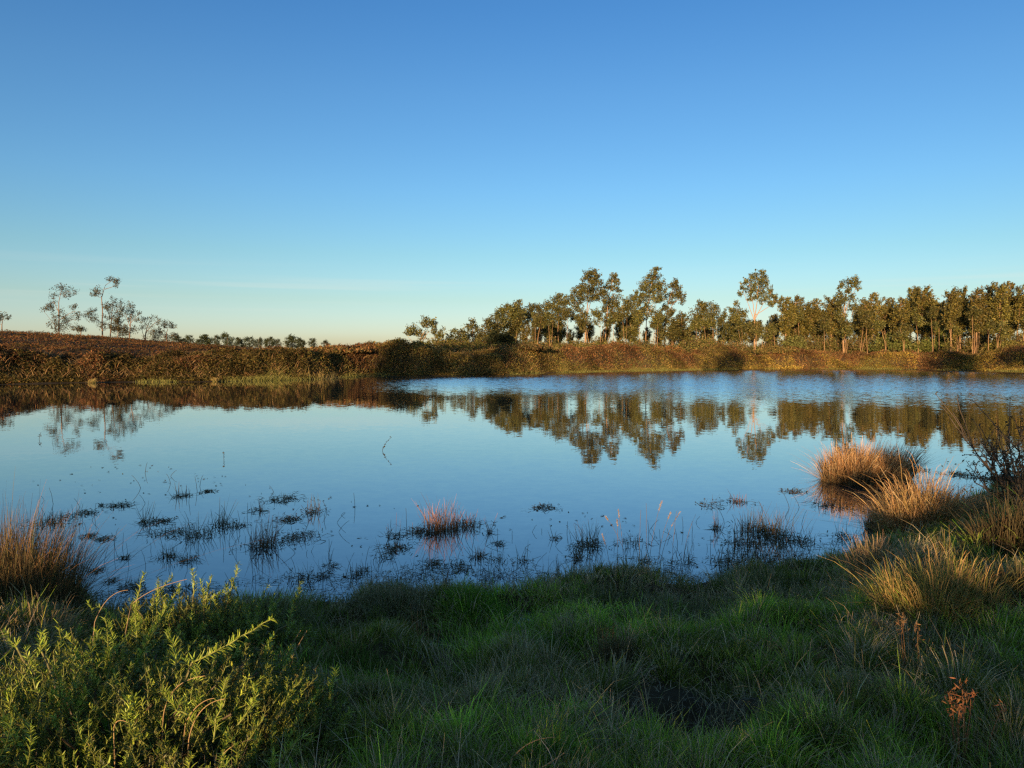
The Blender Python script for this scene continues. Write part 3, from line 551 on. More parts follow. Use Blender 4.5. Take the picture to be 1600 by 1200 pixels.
for i, (a, b, w) in enumerate([(830, 525, 26), (862, 528, 30), (900, 528, 28), (935, 525, 30), (965, 528, 30), (1005, 528, 30), (1085, 525, 34), (1118, 528, 30), (1150, 530, 26), (1205, 520, 28), (1270, 520, 30), (1300, 522, 30), (1335, 520, 30), (1360, 522, 30), (1500, 520, 30), (1535, 522, 34), (1600, 520, 34)]):
    bush('undergrowth_bush', 'scraggly brown and olive undergrowth bush between the trunks of the wood', a, b, 112 + (i * 7 % 8), w + 10, [(.10, .09, .03), (.15, .10, .045), (.07, .075, .028)], 'undergrowth bushes between the trunks', 1500)

# ------------------------------------------------------------------ sun's way over the near bank: the hedge and trees behind the viewer
ca, sa = math.cos(SUN_AZ), math.sin(SUN_AZ)
def uv(u, s): return u * ca + s * sa, -u * sa + s * ca
hb = MB()
for (u0, u1, hv, hs) in ((-40, -4.2, 1.12, .6), (-4.2, -1.7, .72, .3), (-1.7, 1.1, 1.16, .25), (1.1, 2.38, 1.42, .25), (2.38, 8, 3.0, .6), (8, 60, 1.6, 1.2)):
    n = int((u1 - u0) * 900); u = rng.uniform(u0, u1, n); s_ = -9 + rng.normal(size=n) * .45
    x, y = uv(u, s_); topz = hv + 9 * math.tan(SUN_EL) + (fbm(u, 0 * u, 1.3, 31, 3) - .5) * hs
    z = np.minimum(.3 + (topz - .3) * rng.random(n) ** .7, topz)
    leaves(hb, np.stack([x, y, z], 1), .16 + .1 * rng.random(n), .09 + .05 * rng.random(n), mixcol(n, OLIVE), .2)
    m = int((u1 - u0) * 12); u = rng.uniform(u0, u1, m)
    for k in range(0, m):
        x0, y0 = uv(u[k], -9); zz = hv + 9 * math.tan(SUN_EL) - .1
        tube(hb, curve((x0, y0, .3), (x0 + rng.normal() * .3, y0 + rng.normal() * .3, zz), (0, 0, .1), 4), np.linspace(.03, .008, 4), (.13, .09, .06), 4)
tag(hb.build('bramble_hedge', M_SCRUB), 'long bramble hedge along the path behind the viewer', 'hedge')
def back_tree(u, s, H, lo, w, label, dens=30):
    x, y = uv(u, s); z0 = .4; base = np.array([x, y, z0]); cl = []
    for i in range(26):
        h = lo + (H - lo) * rng.random(); f = math.sqrt(max(.08, 1 - ((h - (lo + H) / 2) / ((H - lo) / 2)) ** 2)); a = rng.random() * 6.28; r = w * f * rng.random() ** .5
        cl.append((base + [math.cos(a) * r, math.sin(a) * r, h], (w * .32, w * .32, w * .28)))
    tree('oak_tree', label, base, [base, base + [0.1, 0, H * .5], base + [.2, 0, H * .9]], cl, group='trees behind the viewer', ls=.4, dens=dens, r0=.16)
TE = math.tan(SUN_EL)
def shadow_tree(px, py, Y, wpx, hpx, label, s=-32, dens=30):
    """A tree behind the viewer, as tall and wide as its shadow on the far bank tells."""
    p = at(px, py, Y); u = p[0] * ca - p[1] * sa; sd = p[0] * sa + p[1] * ca; v = p[2] + sd * TE
    H = v - s * TE; back_tree(u, s, H, max(2.5, H - max(3.0, hpx * Y / FPX * 1.3)), wpx * Y / FPX * .5, label, dens)
shadow_tree(1483, 553, 103, 60, 24, 'round crowned oak behind the viewer')
shadow_tree(1606, 550, 92, 60, 30, 'wide crowned oak behind the viewer')
shadow_tree(1150, 551, 103, 40, 24, 'slim oak behind the viewer', dens=9)
shadow_tree(1122, 562, 101, 40, 24, 'low thin oak behind the viewer', s=-26, dens=9)
shadow_tree(690, 535, 80, 90, 60, 'large dark oak behind the viewer')
shadow_tree(790, 535, 86, 75, 60, 'second large oak behind the viewer')
shadow_tree(610, 546, 75, 40, 45, 'small oak behind the viewer')


# ------------------------------------------------------------------ near bank
def scatter_near(n, x0, x1, y0, y1):
    x = rng.uniform(x0, x1, n); y = rng.uniform(y0, y1, n)
    return x, y
GREEN = [(.070, .125, .018), (.095, .150, .020), (.055, .098, .018), (.115, .130, .028)]
STRAW = [(.30, .24, .13), (.38, .30, .17), (.22, .17, .09), (.25, .22, .13)]
gb = MB()
T = 8200
tt_ = rng.uniform(-1.25, 1.5, T); cy = 1.9 + 9.6 * rng.random(T) ** 1.15; cx = tt_ * cy
ddn = ynear(cx, cy) - cy + (vnoise(cx, cy, .35, 2) - .5) * .3
bare = np.clip(np.exp(-((cx - .80) / .42) ** 2 - ((cy - 3.5) / .42) ** 2) * 1.35 + np.exp(-((cx - .45) / .3) ** 2 - ((cy - 3.55) / .12) ** 2) + np.exp(-((cx + .35) / .25) ** 2 - ((cy - 4.0) / .12) ** 2) * .8, 0, 1)
gin = np.minimum(((cx + 1.6) / 1.0) ** 2 + ((cy - 2.95) / .75) ** 2, ((cx + 2.0) / .8) ** 2 + ((cy - 4.5) / .45) ** 2) < .8
ok = (ddn > .02) & ~(gin & (rng.random(T) < .8)) & (rng.random(T) > bare * 1.05)
cx, cy, ddn, bare = cx[ok], cy[ok], ddn[ok], bare[ok]; T = len(cx)
moss = smooth(.50, .60, fbm(cx, cy, 1.0, 17, 2) + .04 * rng.normal(size=T)); rank = smooth(.42, .56, fbm(cx, cy, 1.2, 37, 2) + .05 * rng.normal(size=T)) * (1 - .7 * moss)
rank = np.maximum(rank, smooth(.7, .1, ddn) * .7); rank = np.maximum(rank, .7 * smooth(1.6, 3.0, cx - .25 * (cy - 5)) * smooth(4.2, 5.6, cy))
tr = (.07 + .10 * rng.random(T)) * (1 + .3 * moss); th = (.035 + .045 * rng.random(T)) * (1 + .25 * moss + 1.0 * rank * (.3 + .7 * rng.random(T)))
ttone = np.exp(rng.normal(size=T) * .28) * (.8 + .75 * moss)
kind = np.where(rng.random(T) < .10 + .55 * rank, 1, 0)                # 1: a tuft of mostly dead blades
nb_ = (60 + 70 * rng.random(T) * (1 + .6 * moss)).astype(int) + (60 * (cy < 4.5)).astype(int); nb_ = (nb_ * (1 - .5 * bare)).astype(int)
i = np.repeat(np.arange(T), nb_); n = len(i)
a = rng.random(n) * 6.28; r = rng.random(n) ** .55
x = cx[i] + np.cos(a) * r * tr[i]; y = cy[i] + np.sin(a) * r * tr[i]; z = ground_z(x, y)
kp = ynear(x, y) - y > -.06; i, a, r, x, y, z = i[kp], a[kp], r[kp], x[kp], y[kp], z[kp]; n = len(i)
dome = .6 * th[i] * (1 - r ** 2); L_ = th[i] * (.55 + .7 * rng.random(n)) * (1 + (rng.random(n) < .05) * 1.0)
ja = a + rng.normal(size=n) * .6; ln = L_ * (.15 + .95 * r) * (.6 + .7 * rng.random(n))
dead = rng.random(n) < np.where(kind[i] == 1, .74, .15)
GRN = np.array([(.125, .195, .024), (.165, .225, .028), (.10, .155, .024), (.190, .200, .038)])
c0 = np.where(dead[:, None], mixcol(n, [(.34, .27, .16), (.42, .35, .23), (.26, .21, .14), (.30, .26, .14)]), mixcol(n, GRN, var=.14) * ttone[i][:, None] * np.where(moss[i] > .5, 1, 1)[:, None] * (1 + moss[i][:, None] * [-.10, .12, -.1]))
c1 = np.where(dead[:, None], c0 * 1.15, c0 * [1.3, 1.15, 1.05])
ribbons(gb, np.stack([x, y, z + dome * .6 - .01], 1), np.stack([x + np.cos(ja) * ln, y + np.sin(ja) * ln, z + dome + L_ * (.95 - .45 * r)], 1), np.stack([0 * x, 0 * x, L_ * .3], 1), .0026 + .00075 * y * (.5 + .6 * rng.random(n)), c0, c1, 2)
# litter of dead blades lying on the bare soil and between the tufts
m_ = 15000; t = rng.uniform(-.6, .8, m_); y = 2.2 + 3.8 * rng.random(m_); x = t * y
k_ = (rng.random(m_) < .12 + 1.2 * np.exp(-((x - .80) / .5) ** 2 - ((y - 3.5) / .45) ** 2)) & (ynear(x, y) - y > .1); x, y = x[k_], y[k_]; m_ = len(x); z = ground_z(x, y) + .008; a = rng.random(m_) * 6.28; ln = .03 + .08 * rng.random(m_)
ribbons(gb, np.stack([x, y, z], 1), np.stack([x + np.cos(a) * ln, y + np.sin(a) * ln, z + .025 * rng.random(m_)], 1), np.stack([0 * x, 0 * x, .015 + .02 * rng.random(m_)], 1), .0045, mixcol(m_, [(.22, .18, .13), (.15, .12, .09), (.28, .23, .16)]), mixcol(m_, [(.22, .18, .13), (.15, .12, .09)]), 2, .9)
m_ = 9000; t = rng.uniform(-.5, .8, m_); y = 2.3 + 7.5 * rng.random(m_) ** 1.2; x = t * y; k_ = (ynear(x, y) - y > .1) & (fbm(x, y, .8, 53, 2) > .47); x, y = x[k_], y[k_]; m_ = len(x); gz = ground_z(x, y); a = rng.random(m_) * 6.28; L_ = .10 + .20 * rng.random(m_); ln = L_ * (.3 + 1.0 * rng.random(m_))
ribbons(gb, np.stack([x, y, gz], 1), np.stack([x + np.cos(a) * ln, y + np.sin(a) * ln, gz + L_ * (.3 + .6 * rng.random(m_))], 1), np.stack([0 * x, 0 * x, L_ * .4], 1), .0028 + .0006 * y * rng.random(m_), mixcol(m_, STRAW) * .9, mixcol(m_, STRAW) * 1.2, 3)
tag(gb.build('grass', M_GRASS), 'short green grass with dead blades over the near bank', 'grass', kind='stuff')

def tussock(name, label, px, py, wpx, hpx, nb, pal0, pal1, group=None, spread=.5, droop=.25, wd=.005, cat='grass tuft', base_z=None, depth=.8, heads=0, headcol=(.16, .09, .04), lean=(0, 0), var=.2, tag_extra=None, core=.9):
    """A clump of blades; px, py is the middle of its foot as seen, wpx its foot's width, hpx its height."""
    p = on_water(px, py)
    for _ in range(6):
        z = max(0, float(ground_z(p[0], p[1]))) if base_z is None else base_z
        p = on_water(px, py, z)
    z = max(-.02, float(ground_z(p[0], p[1]))) if base_z is None else base_z
    m = p[1] / FPX; rx = wpx * m / 2; H = hpx * m; ry = rx * depth; base = np.array([p[0], p[1], z])
    a = rng.random(nb) * 6.28; r = rng.random(nb) ** .6
    bx = np.cos(a) * r * rx; by = np.sin(a) * r * ry
    h = H * (.45 + .55 * rng.random(nb) ** .7) * (1 - .3 * r ** 2)
    sp = spread * h * (.25 + .75 * rng.random(nb)) * (r * .8 + .2); ja = a + rng.normal(size=nb) * 1.1; sp = sp * np.where(rng.random(nb) < .12, 2.2, 1); h = h * np.where(rng.random(nb) < .08, 1.25, 1) * (.75 + .5 * vnoise(bx * 9 / (rx + .05), by * 9 / (rx + .05), 2.0, px))
    fall = rng.random(nb) < .2 * min(1, droop * 3); sp = np.where(fall, sp * 1.9 + .25 * h, sp); h = np.where(fall, h * (.25 + .5 * rng.random(nb)), h)
    gx = base[0] + bx; gy = base[1] + by; gz = np.maximum(ground_z(gx, gy), z - .15) - .02 if base_z is None else np.full(nb, z - .03)
    b = np.stack([gx, gy, gz], 1)
    tip = b + np.stack([np.cos(ja) * sp + lean[0] * h, np.sin(ja) * sp + lean[1] * h, h * (1 - droop * rng.random(nb))], 1)
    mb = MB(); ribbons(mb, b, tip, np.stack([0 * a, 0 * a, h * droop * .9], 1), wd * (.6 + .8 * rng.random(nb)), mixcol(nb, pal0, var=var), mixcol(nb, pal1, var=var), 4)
    bl = None
    if heads:
        e = empty(name, base, label, cat, group); bl = mb.build('blades', M_DRY, e, base)
        for k in range(heads):
            hm = MB(); sm = MB()
            i = int(rng.integers(0, nb)); p0 = b[i]; p1 = p0 + np.array([rng.normal() * .12 * H + lean[0] * H, rng.normal() * .12 * H, H * (.85 + .3 * rng.random())])
            tube(sm, curve(p0, p1, (0, 0, .05 * H), 5, .004), np.linspace(.0035, .0018, 5) * max(1, p[1] / 5), np.asarray(headcol) * 1.3, 4)
            q = p1 + rng.normal(size=(26, 3)) * np.array([.014, .014, .03]) * max(1, H / .5)
            leaves(hm, q, .022 + .015 * rng.random(26), .006, mixcol(26, [headcol]), -.2, .3)
            sm.build('stalk', M_DRY, e, base); hm.build('seed_head', M_DRY, e, base)
        return e
    return tag(mb.build(name, M_DRY, None, base), label, cat, group)
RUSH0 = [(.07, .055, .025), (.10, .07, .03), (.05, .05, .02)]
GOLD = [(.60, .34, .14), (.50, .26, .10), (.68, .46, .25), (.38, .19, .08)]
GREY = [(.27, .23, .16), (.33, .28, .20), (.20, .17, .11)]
OLV = [(.12, .13, .04), (.17, .16, .05), (.22, .17, .07)]
# tall tussocks along the water on the sunny side
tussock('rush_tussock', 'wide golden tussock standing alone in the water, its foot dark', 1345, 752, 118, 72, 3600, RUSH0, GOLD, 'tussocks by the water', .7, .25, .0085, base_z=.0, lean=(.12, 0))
tussock('rush_tussock', 'rush tuft coloured dark grey for shade, leaning off the side of the golden water tussock', 1402, 748, 40, 62, 500, RUSH0, [(.10, .085, .06), (.16, .12, .08)], 'tussocks by the water', .7, .2, .010, base_z=.0, lean=(.35, 0))  # hedge shadow on this side is put into the grey blade colours
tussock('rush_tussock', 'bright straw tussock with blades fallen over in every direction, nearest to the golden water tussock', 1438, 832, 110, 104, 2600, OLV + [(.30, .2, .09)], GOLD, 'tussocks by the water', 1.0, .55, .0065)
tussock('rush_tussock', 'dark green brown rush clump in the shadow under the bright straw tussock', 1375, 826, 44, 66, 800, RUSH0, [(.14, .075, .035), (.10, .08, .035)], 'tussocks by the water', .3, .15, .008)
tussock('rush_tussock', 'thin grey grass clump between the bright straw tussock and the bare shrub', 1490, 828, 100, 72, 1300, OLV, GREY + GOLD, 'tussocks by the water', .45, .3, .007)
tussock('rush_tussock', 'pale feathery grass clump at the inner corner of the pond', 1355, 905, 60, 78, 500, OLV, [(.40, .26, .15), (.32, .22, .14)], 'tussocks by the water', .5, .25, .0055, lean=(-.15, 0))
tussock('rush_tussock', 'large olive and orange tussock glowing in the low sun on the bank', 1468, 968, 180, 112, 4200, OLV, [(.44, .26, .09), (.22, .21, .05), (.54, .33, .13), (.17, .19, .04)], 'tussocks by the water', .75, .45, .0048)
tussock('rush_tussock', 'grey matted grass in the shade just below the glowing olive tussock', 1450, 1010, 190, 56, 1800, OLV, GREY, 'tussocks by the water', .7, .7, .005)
tussock('rush_tussock', 'overgrown grass clump beneath the bare shrub, blades coloured dark for shade', 1575, 860, 120, 100, 1700, RUSH0, [(.07, .055, .03), (.10, .075, .04)], 'tussocks by the water', .6, .4, .007)  # shade over this clump is put into its dark blade colours
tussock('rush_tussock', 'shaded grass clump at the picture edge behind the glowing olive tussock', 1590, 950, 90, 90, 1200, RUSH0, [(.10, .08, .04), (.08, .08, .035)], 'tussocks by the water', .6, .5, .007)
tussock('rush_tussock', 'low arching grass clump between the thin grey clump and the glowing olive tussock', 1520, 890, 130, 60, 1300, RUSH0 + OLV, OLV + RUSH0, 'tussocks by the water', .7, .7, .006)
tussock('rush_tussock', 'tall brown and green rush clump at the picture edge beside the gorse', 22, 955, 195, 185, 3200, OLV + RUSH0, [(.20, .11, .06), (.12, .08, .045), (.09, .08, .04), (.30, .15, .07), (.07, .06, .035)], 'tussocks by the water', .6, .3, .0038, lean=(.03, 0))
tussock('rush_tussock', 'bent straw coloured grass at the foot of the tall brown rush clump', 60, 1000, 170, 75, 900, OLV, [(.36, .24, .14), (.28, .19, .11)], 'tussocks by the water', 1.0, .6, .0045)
TB = 'grass tufts on the shaded bank'
def tuft(label, px, py, w, h, n, p0, p1, **k):
    return tussock('grass_tuft', label, px, py, w, h, n, p0, p1, TB, **k)
MOSS = [(.10, .22, .018), (.13, .25, .024), (.085, .17, .02)]
tuft('long grey green grass tuft spilling over the water edge near the thin seed stalks', 960, 960, 150, 58, 1700, GREEN, GREY + OLV, spread=.6, droop=.5, wd=.005)
tuft('straggly grey grass patch between the long spilling tuft and the sedge bed', 1080, 985, 190, 60, 1600, GREEN, GREY, spread=.6, droop=.55, wd=.0045)
tuft('dark brown rush tuft in the middle of the bank', 950, 1048, 70, 88, 420, RUSH0, [(.15, .11, .06), (.11, .09, .04)], spread=.5, droop=.2, wd=.0045)
tuft('straw coloured spiky tuft fanning out of the middle of the bank', 845, 1082, 44, 62, 150, OLV, STRAW, spread=.9, droop=.1, wd=.0042)
tuft('bright green mossy cushion at the water edge of the middle of the bank', 745, 958, 130, 36, 3200, MOSS, MOSS, spread=.5, droop=.4, wd=.004)
tuft('bright green cushion just below the one at the water edge', 790, 1000, 120, 34, 3200, MOSS, MOSS, spread=.5, droop=.4, wd=.004)
tuft('bright green cushion beside the dark brown rush tuft', 865, 1022, 130, 38, 3400, MOSS, MOSS, spread=.5, droop=.4, wd=.004)
tuft('flat green cushion under the sparse orange rushes', 745, 1050, 110, 34, 2800, MOSS, MOSS, spread=.5, droop=.4, wd=.0038)
tuft('rounded vivid green cushion at the bottom of the picture', 868, 1200, 150, 50, 4200, MOSS, [(.07, .17, .025), (.055, .14, .02)], spread=.5, droop=.4, wd=.0035)
tuft('olive green hummock with long blades in front of the gorse', 545, 1075, 140, 56, 2400, GREEN, MOSS + OLV, spread=.7, droop=.5, wd=.0038)
tuft('grey green hummock in the lower middle of the bank', 640, 1120, 170, 60, 2600, GREEN, GREEN + GREY, spread=.7, droop=.5, wd=.0036)
tuft('long bladed hummock right of the lower middle one', 730, 1110, 130, 58, 1700, GREEN, GREEN + GREY + OLV, spread=.7, droop=.5, wd=.0036)
tuft('sparse orange rush stalks catching the sun on the green cushions', 655, 1008, 56, 66, 26, [(.16, .09, .04)], [(.45, .22, .10), (.36, .18, .08)], spread=.35, droop=.1, wd=.0065)
tuft('small sunlit straw wisp beside the long gorse shoot', 540, 1022, 56, 52, 60, OLV, [(.42, .24, .11), (.34, .20, .09)], spread=.6, droop=.2, wd=.005)
tuft('sunlit orange rushes leaning away from the gorse', 410, 1085, 50, 105, 90, OLV, [(.48, .27, .12), (.38, .20, .09)], spread=.5, droop=.2, wd=.0045, lean=(.22, 0))
tuft('dry straw tuft crossed by bent stalks near the sedge bed', 1262, 1040, 70, 56, 130, OLV, [(.34, .20, .11), (.26, .19, .11)], spread=.9, droop=.3, wd=.0042)
tuft('lone pair of sunlit blades beside the dry straw tuft', 1206, 1020, 14, 44, 12, OLV, [(.46, .27, .12)], spread=.4, droop=.1, wd=.006)
tuft('tall thin stalks with small flower heads below the glowing olive tussock', 1440, 1062, 60, 82, 40, OLV, [(.40, .27, .11), (.28, .22, .08)], spread=.35, droop=.1, wd=.0048, heads=3)
tuft('matted dead grass heap with arching straw blades', 1362, 1100, 120, 66, 520, OLV, STRAW, spread=1.0, droop=.7, wd=.0038)
tuft('dried brown flower stems with ragged seed heads near the picture corner', 1512, 1200, 60, 110, 60, OLV, [(.36, .20, .10), (.25, .18, .08)], spread=.5, droop=.2, wd=.004, heads=7, headcol=(.30, .13, .055))
tuft('sunlit bent blades crossing at the picture corner', 1580, 1190, 60, 90, 50, OLV, [(.40, .24, .12), (.30, .22, .1)], spread=.8, droop=.2, wd=.005)
tuft('loose grey grass patch between the matted heap and the brown flower stems', 1450, 1120, 150, 50, 900, GREEN, GREY + OLV, spread=.9, droop=.6, wd=.0036)
tuft('shaggy green hummock in the lower corner of the bank away from the gorse', 1280, 1165, 150, 62, 2200, GREEN, GREEN + OLV, spread=.7, droop=.5, wd=.0036)
tuft('shaggy hummock at the edge of the picture above the brown flower stems', 1560, 1075, 110, 60, 1500, GREEN, GREEN + GREY, spread=.7, droop=.5, wd=.004)
tuft('dense dark green grass at the corner of the shore by the sedge bed', 1200, 925, 170, 40, 2600, GREEN, GREEN + GREY, spread=.6, droop=.4, wd=.005)
tuft('low dark grass clump by the small puddle', 440, 985, 110, 70, 1500, GREEN, GREY + OLV, spread=.6, droop=.4, wd=.005)
tuft('brownish dead grass clump on the shore beside the small puddle', 615, 960, 130, 48, 1700, GREEN + OLV, GREY, spread=.7, droop=.5, wd=.005)
tuft('pale dead grass beside the bare soil at the bottom of the picture', 1080, 1195, 90, 34, 420, STRAW, STRAW, spread=1.2, droop=.7, wd=.0035)
tuft('grey dead grass bunch above the bare soil', 1130, 1150, 90, 34, 300, GREY, GREY, spread=1.2, droop=.7, wd=.0035)

# ------------------------------------------------------------------ gorse
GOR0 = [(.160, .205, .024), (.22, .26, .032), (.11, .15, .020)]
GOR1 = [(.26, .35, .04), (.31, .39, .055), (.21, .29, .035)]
def shoot(sb, fb, p0, p1, bow, n, sl, pal, taper=1.0, rad=.004, tone=1.0):
    P = curve(p0, p1, bow, 9, .003); tube(sb, P, np.linspace(rad, rad * .4, 9), (.20, .22, .05), 5)
    s = rng.random(n) ** .85; i = np.clip(s * 8, 0, 7.999); k = i.astype(int); f = (i - k)[:, None]
    c = P[k] * (1 - f) + P[k + 1] * f; ax = P[k + 1] - P[k]; ax /= np.linalg.norm(ax, axis=1)[:, None]
    d = rng.normal(size=(n, 3)); d -= (d * ax).sum(1)[:, None] * ax; d /= np.linalg.norm(d, axis=1)[:, None]; d = d + ax * (.55 + .4 * rng.random((n, 1))); d /= np.linalg.norm(d, axis=1)[:, None]
    L_ = sl * (.5 + .7 * rng.random(n)) * (1 - .55 * taper * s)
    ribbons(fb, c, c + d * L_[:, None], ax * L_[:, None] * .12, .0040 + .0022 * rng.random(n), mixcol(n, pal) * tone, mixcol(n, pal) * 1.15 * tone, 2)
def gorse(label, cx, cy, rx, ry, H, n, lead, light=1.0):
    z = float(ground_z(cx, cy)); base = np.array([cx, cy, z]); e = empty('gorse_bush', base, label, 'bush', 'gorse bushes')
    sb, fb = MB(), MB()
    for k in range(n):
        a = rng.random() * 6.28; r = rng.random() ** .5; x = cx + math.cos(a) * r * rx; y = cy + math.sin(a) * r * ry
        h = H * math.sqrt(max(.12, 1 - r * r * .9)) * (.55 + .45 * rng.random()); l = .10 + .16 * rng.random()
        p1 = np.array([x, y, z + h]); dr = np.array([math.cos(a) * r * .6 + rng.normal() * .35, math.sin(a) * r * .6 + rng.normal() * .35, 1.0]); dr /= np.linalg.norm(dr)
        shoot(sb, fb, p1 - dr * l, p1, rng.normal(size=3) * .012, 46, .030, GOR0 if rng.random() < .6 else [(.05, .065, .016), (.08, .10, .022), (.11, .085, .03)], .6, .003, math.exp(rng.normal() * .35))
    for k in range(n // 38):
        a = rng.random() * 6.28; r = rng.random() ** .5; x = cx + math.cos(a) * r * rx; y = cy + math.sin(a) * r * ry
        p1 = np.array([x, y, z + H * math.sqrt(max(.12, 1 - r * r * .9)) + .02 + .09 * rng.random()]); l = .16 + .16 * rng.random()
        dr = np.array([math.cos(a) * r * .5 + rng.normal() * .4, math.sin(a) * r * .5 + rng.normal() * .4, 1.0]); dr /= np.linalg.norm(dr)
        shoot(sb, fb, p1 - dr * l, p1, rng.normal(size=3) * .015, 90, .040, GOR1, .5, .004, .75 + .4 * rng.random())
    for k in range(40):
        a = rng.random() * 6.28; r = rng.random() ** .5 * .8
        tube(sb, curve((cx + math.cos(a) * r * rx * .4, cy + math.sin(a) * r * ry * .4, z - .02), (cx + math.cos(a) * r * rx, cy + math.sin(a) * r * ry, z + H * .75 * math.sqrt(1 - r * r)), (0, 0, .05), 6, .01), np.linspace(.012, .004, 6), (.10, .075, .045), 5)
    sb.build('stem', M_GORSE, e, base); fb.build('foliage', M_GORSE, e, base)
    for (tx, ty, bx, by, Y, nn) in lead:
        p1 = at(tx, ty, Y); p0 = at(bx, by, Y - .02); s1, f1 = MB(), MB()
        shoot(s1, f1, p0, p1, np.array([0, 0, -.03 * np.linalg.norm(p1 - p0)]) + rng.normal(size=3) * .01, int(nn * 1.3), .040, GOR1, .55, .0045)
        g0 = np.array([p0[0] * .6 + cx * .4, p0[1] * .6 + cy * .4, 0]); g0[2] = float(ground_z(g0[0], g0[1])) + .05
        tube(s1, curve(g0, p0, (0, 0, .04), 6, .006), np.linspace(.007, .0045, 6), (.14, .13, .05), 5)
        st = s1.build('shoot', M_GORSE, e, base); f1.build('spines', M_GORSE, st, (0, 0, 0)).data.transform(__import__('mathutils').Matrix.Translation(-Vector(base)))
    return e
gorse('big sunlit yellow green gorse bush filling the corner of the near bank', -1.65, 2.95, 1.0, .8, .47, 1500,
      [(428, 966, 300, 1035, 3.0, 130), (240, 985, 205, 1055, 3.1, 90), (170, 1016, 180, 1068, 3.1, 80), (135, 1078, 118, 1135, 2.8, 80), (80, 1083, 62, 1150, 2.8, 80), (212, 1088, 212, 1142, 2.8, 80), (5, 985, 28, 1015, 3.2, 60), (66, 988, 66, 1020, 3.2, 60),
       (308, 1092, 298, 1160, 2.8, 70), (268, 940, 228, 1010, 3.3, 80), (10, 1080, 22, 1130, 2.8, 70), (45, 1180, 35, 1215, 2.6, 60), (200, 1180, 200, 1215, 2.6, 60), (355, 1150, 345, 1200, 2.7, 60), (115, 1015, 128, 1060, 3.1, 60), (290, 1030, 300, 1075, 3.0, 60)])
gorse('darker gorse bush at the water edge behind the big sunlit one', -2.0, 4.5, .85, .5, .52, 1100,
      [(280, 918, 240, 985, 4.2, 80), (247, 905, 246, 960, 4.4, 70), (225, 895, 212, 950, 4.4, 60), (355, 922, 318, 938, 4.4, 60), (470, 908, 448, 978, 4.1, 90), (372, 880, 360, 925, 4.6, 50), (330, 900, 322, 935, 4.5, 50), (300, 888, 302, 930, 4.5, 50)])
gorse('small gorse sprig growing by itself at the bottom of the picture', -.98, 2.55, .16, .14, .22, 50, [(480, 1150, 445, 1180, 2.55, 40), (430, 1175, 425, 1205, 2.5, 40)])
# bent dry stalks round the gorse
def stalk(label, pts, Y=None, r=.0024, group='dry stalks by the gorse', c=(.36, .24, .12)):
    if Y is None:
        p = on_water(*pts[0], .3)
        for _ in range(6): p = on_water(*pts[0], float(ground_z(p[0], p[1])) + .13)
        Y = p[1]
    P = np.array([at(a, b, Y) for a, b in pts]); s = np.linspace(0, 1, len(P)); ss = np.linspace(0, 1, 12)
    if len(P) == 3: P = P[0] * ((1 - ss) ** 2)[:, None] + (2 * P[1] - (P[0] + P[2]) / 2) * (2 * ss * (1 - ss))[:, None] + P[2] * (ss ** 2)[:, None]
    else: P = np.stack([np.interp(ss, s, P[:, k]) for k in range(3)], 1)
    g = float(ground_z(P[0][0], P[0][1]))
    if P[0][2] > g: d = P[0] - P[1]; d /= np.linalg.norm(d); P = np.concatenate([[[P[0][0] + d[0] * .3 * (P[0][2] - g), P[0][1] - .02, g], P[0] + [d[0] * .12 * (P[0][2] - g), 0, -.4 * (P[0][2] - g)]], P])
    mb = MB(); tube(mb, P, np.linspace(r, r * .5, len(P)), np.asarray(c), 5)
    return tag(mb.build('dry_stalk', M_DRY, None, P[0]), label, 'stalk', group)
stalk('pale stalk arching high over the back of the big gorse bush', [(255, 1120), (275, 1075), (320, 1056)], 2.75)
stalk('stalk bent sharply at its top among the gorse, near the lone sprig', [(295, 1155), (315, 1110), (352, 1092)], 2.65)
stalk('short thick pale stalk beside the sharply bent one', [(290, 1130), (310, 1102), (335, 1091)], 2.7)
stalk('dry stalk bowing over dark grass at the bottom of the gorse', [(340, 1195), (360, 1168), (398, 1155)], 2.6)
stalk('hooked dry stalk in the middle of the big gorse bush', [(178, 1150), (182, 1128), (200, 1129)], 2.6)
stalk('thin stalk arching over the water beside the darker gorse', [(148, 972), (170, 935), (200, 922)], 4.1, .0028, c=(.30, .21, .13))
stalk('long thin stalk arching above the darker gorse shoots', [(205, 945), (240, 922), (292, 905)], 4.2, .0028, c=(.30, .21, .13))
stalk('straight straw stalk leaning up out of the grass near the gorse', [(432, 1085), (455, 1030), (480, 985)], 3.6, .004)
stalk('second straw stalk leaning beside the straight one', [(436, 1045), (452, 1015), (470, 985)], 3.7, .0035)
stalk('curled sunlit grass stem lying over the bank near the dry straw tuft', [(1146, 1074), (1170, 1073), (1184, 1085)], None, .003, 'dry stalks on the bank')
stalk('thin curved stem at the bottom of the picture over the vivid cushion', [(800, 1185), (830, 1160), (868, 1152)], 2.75, .003, 'dry stalks on the bank')
stalk('sunlit blade slanting up from the bottom picture edge', [(845, 1200), (862, 1190), (882, 1176)], 2.65, .004, 'dry stalks on the bank')
stalk('thin upright stem with a pale tip among the matted dead grass', [(1352, 1160), (1336, 1110), (1326, 1065)], 3.3, .003, 'dry stalks on the bank')

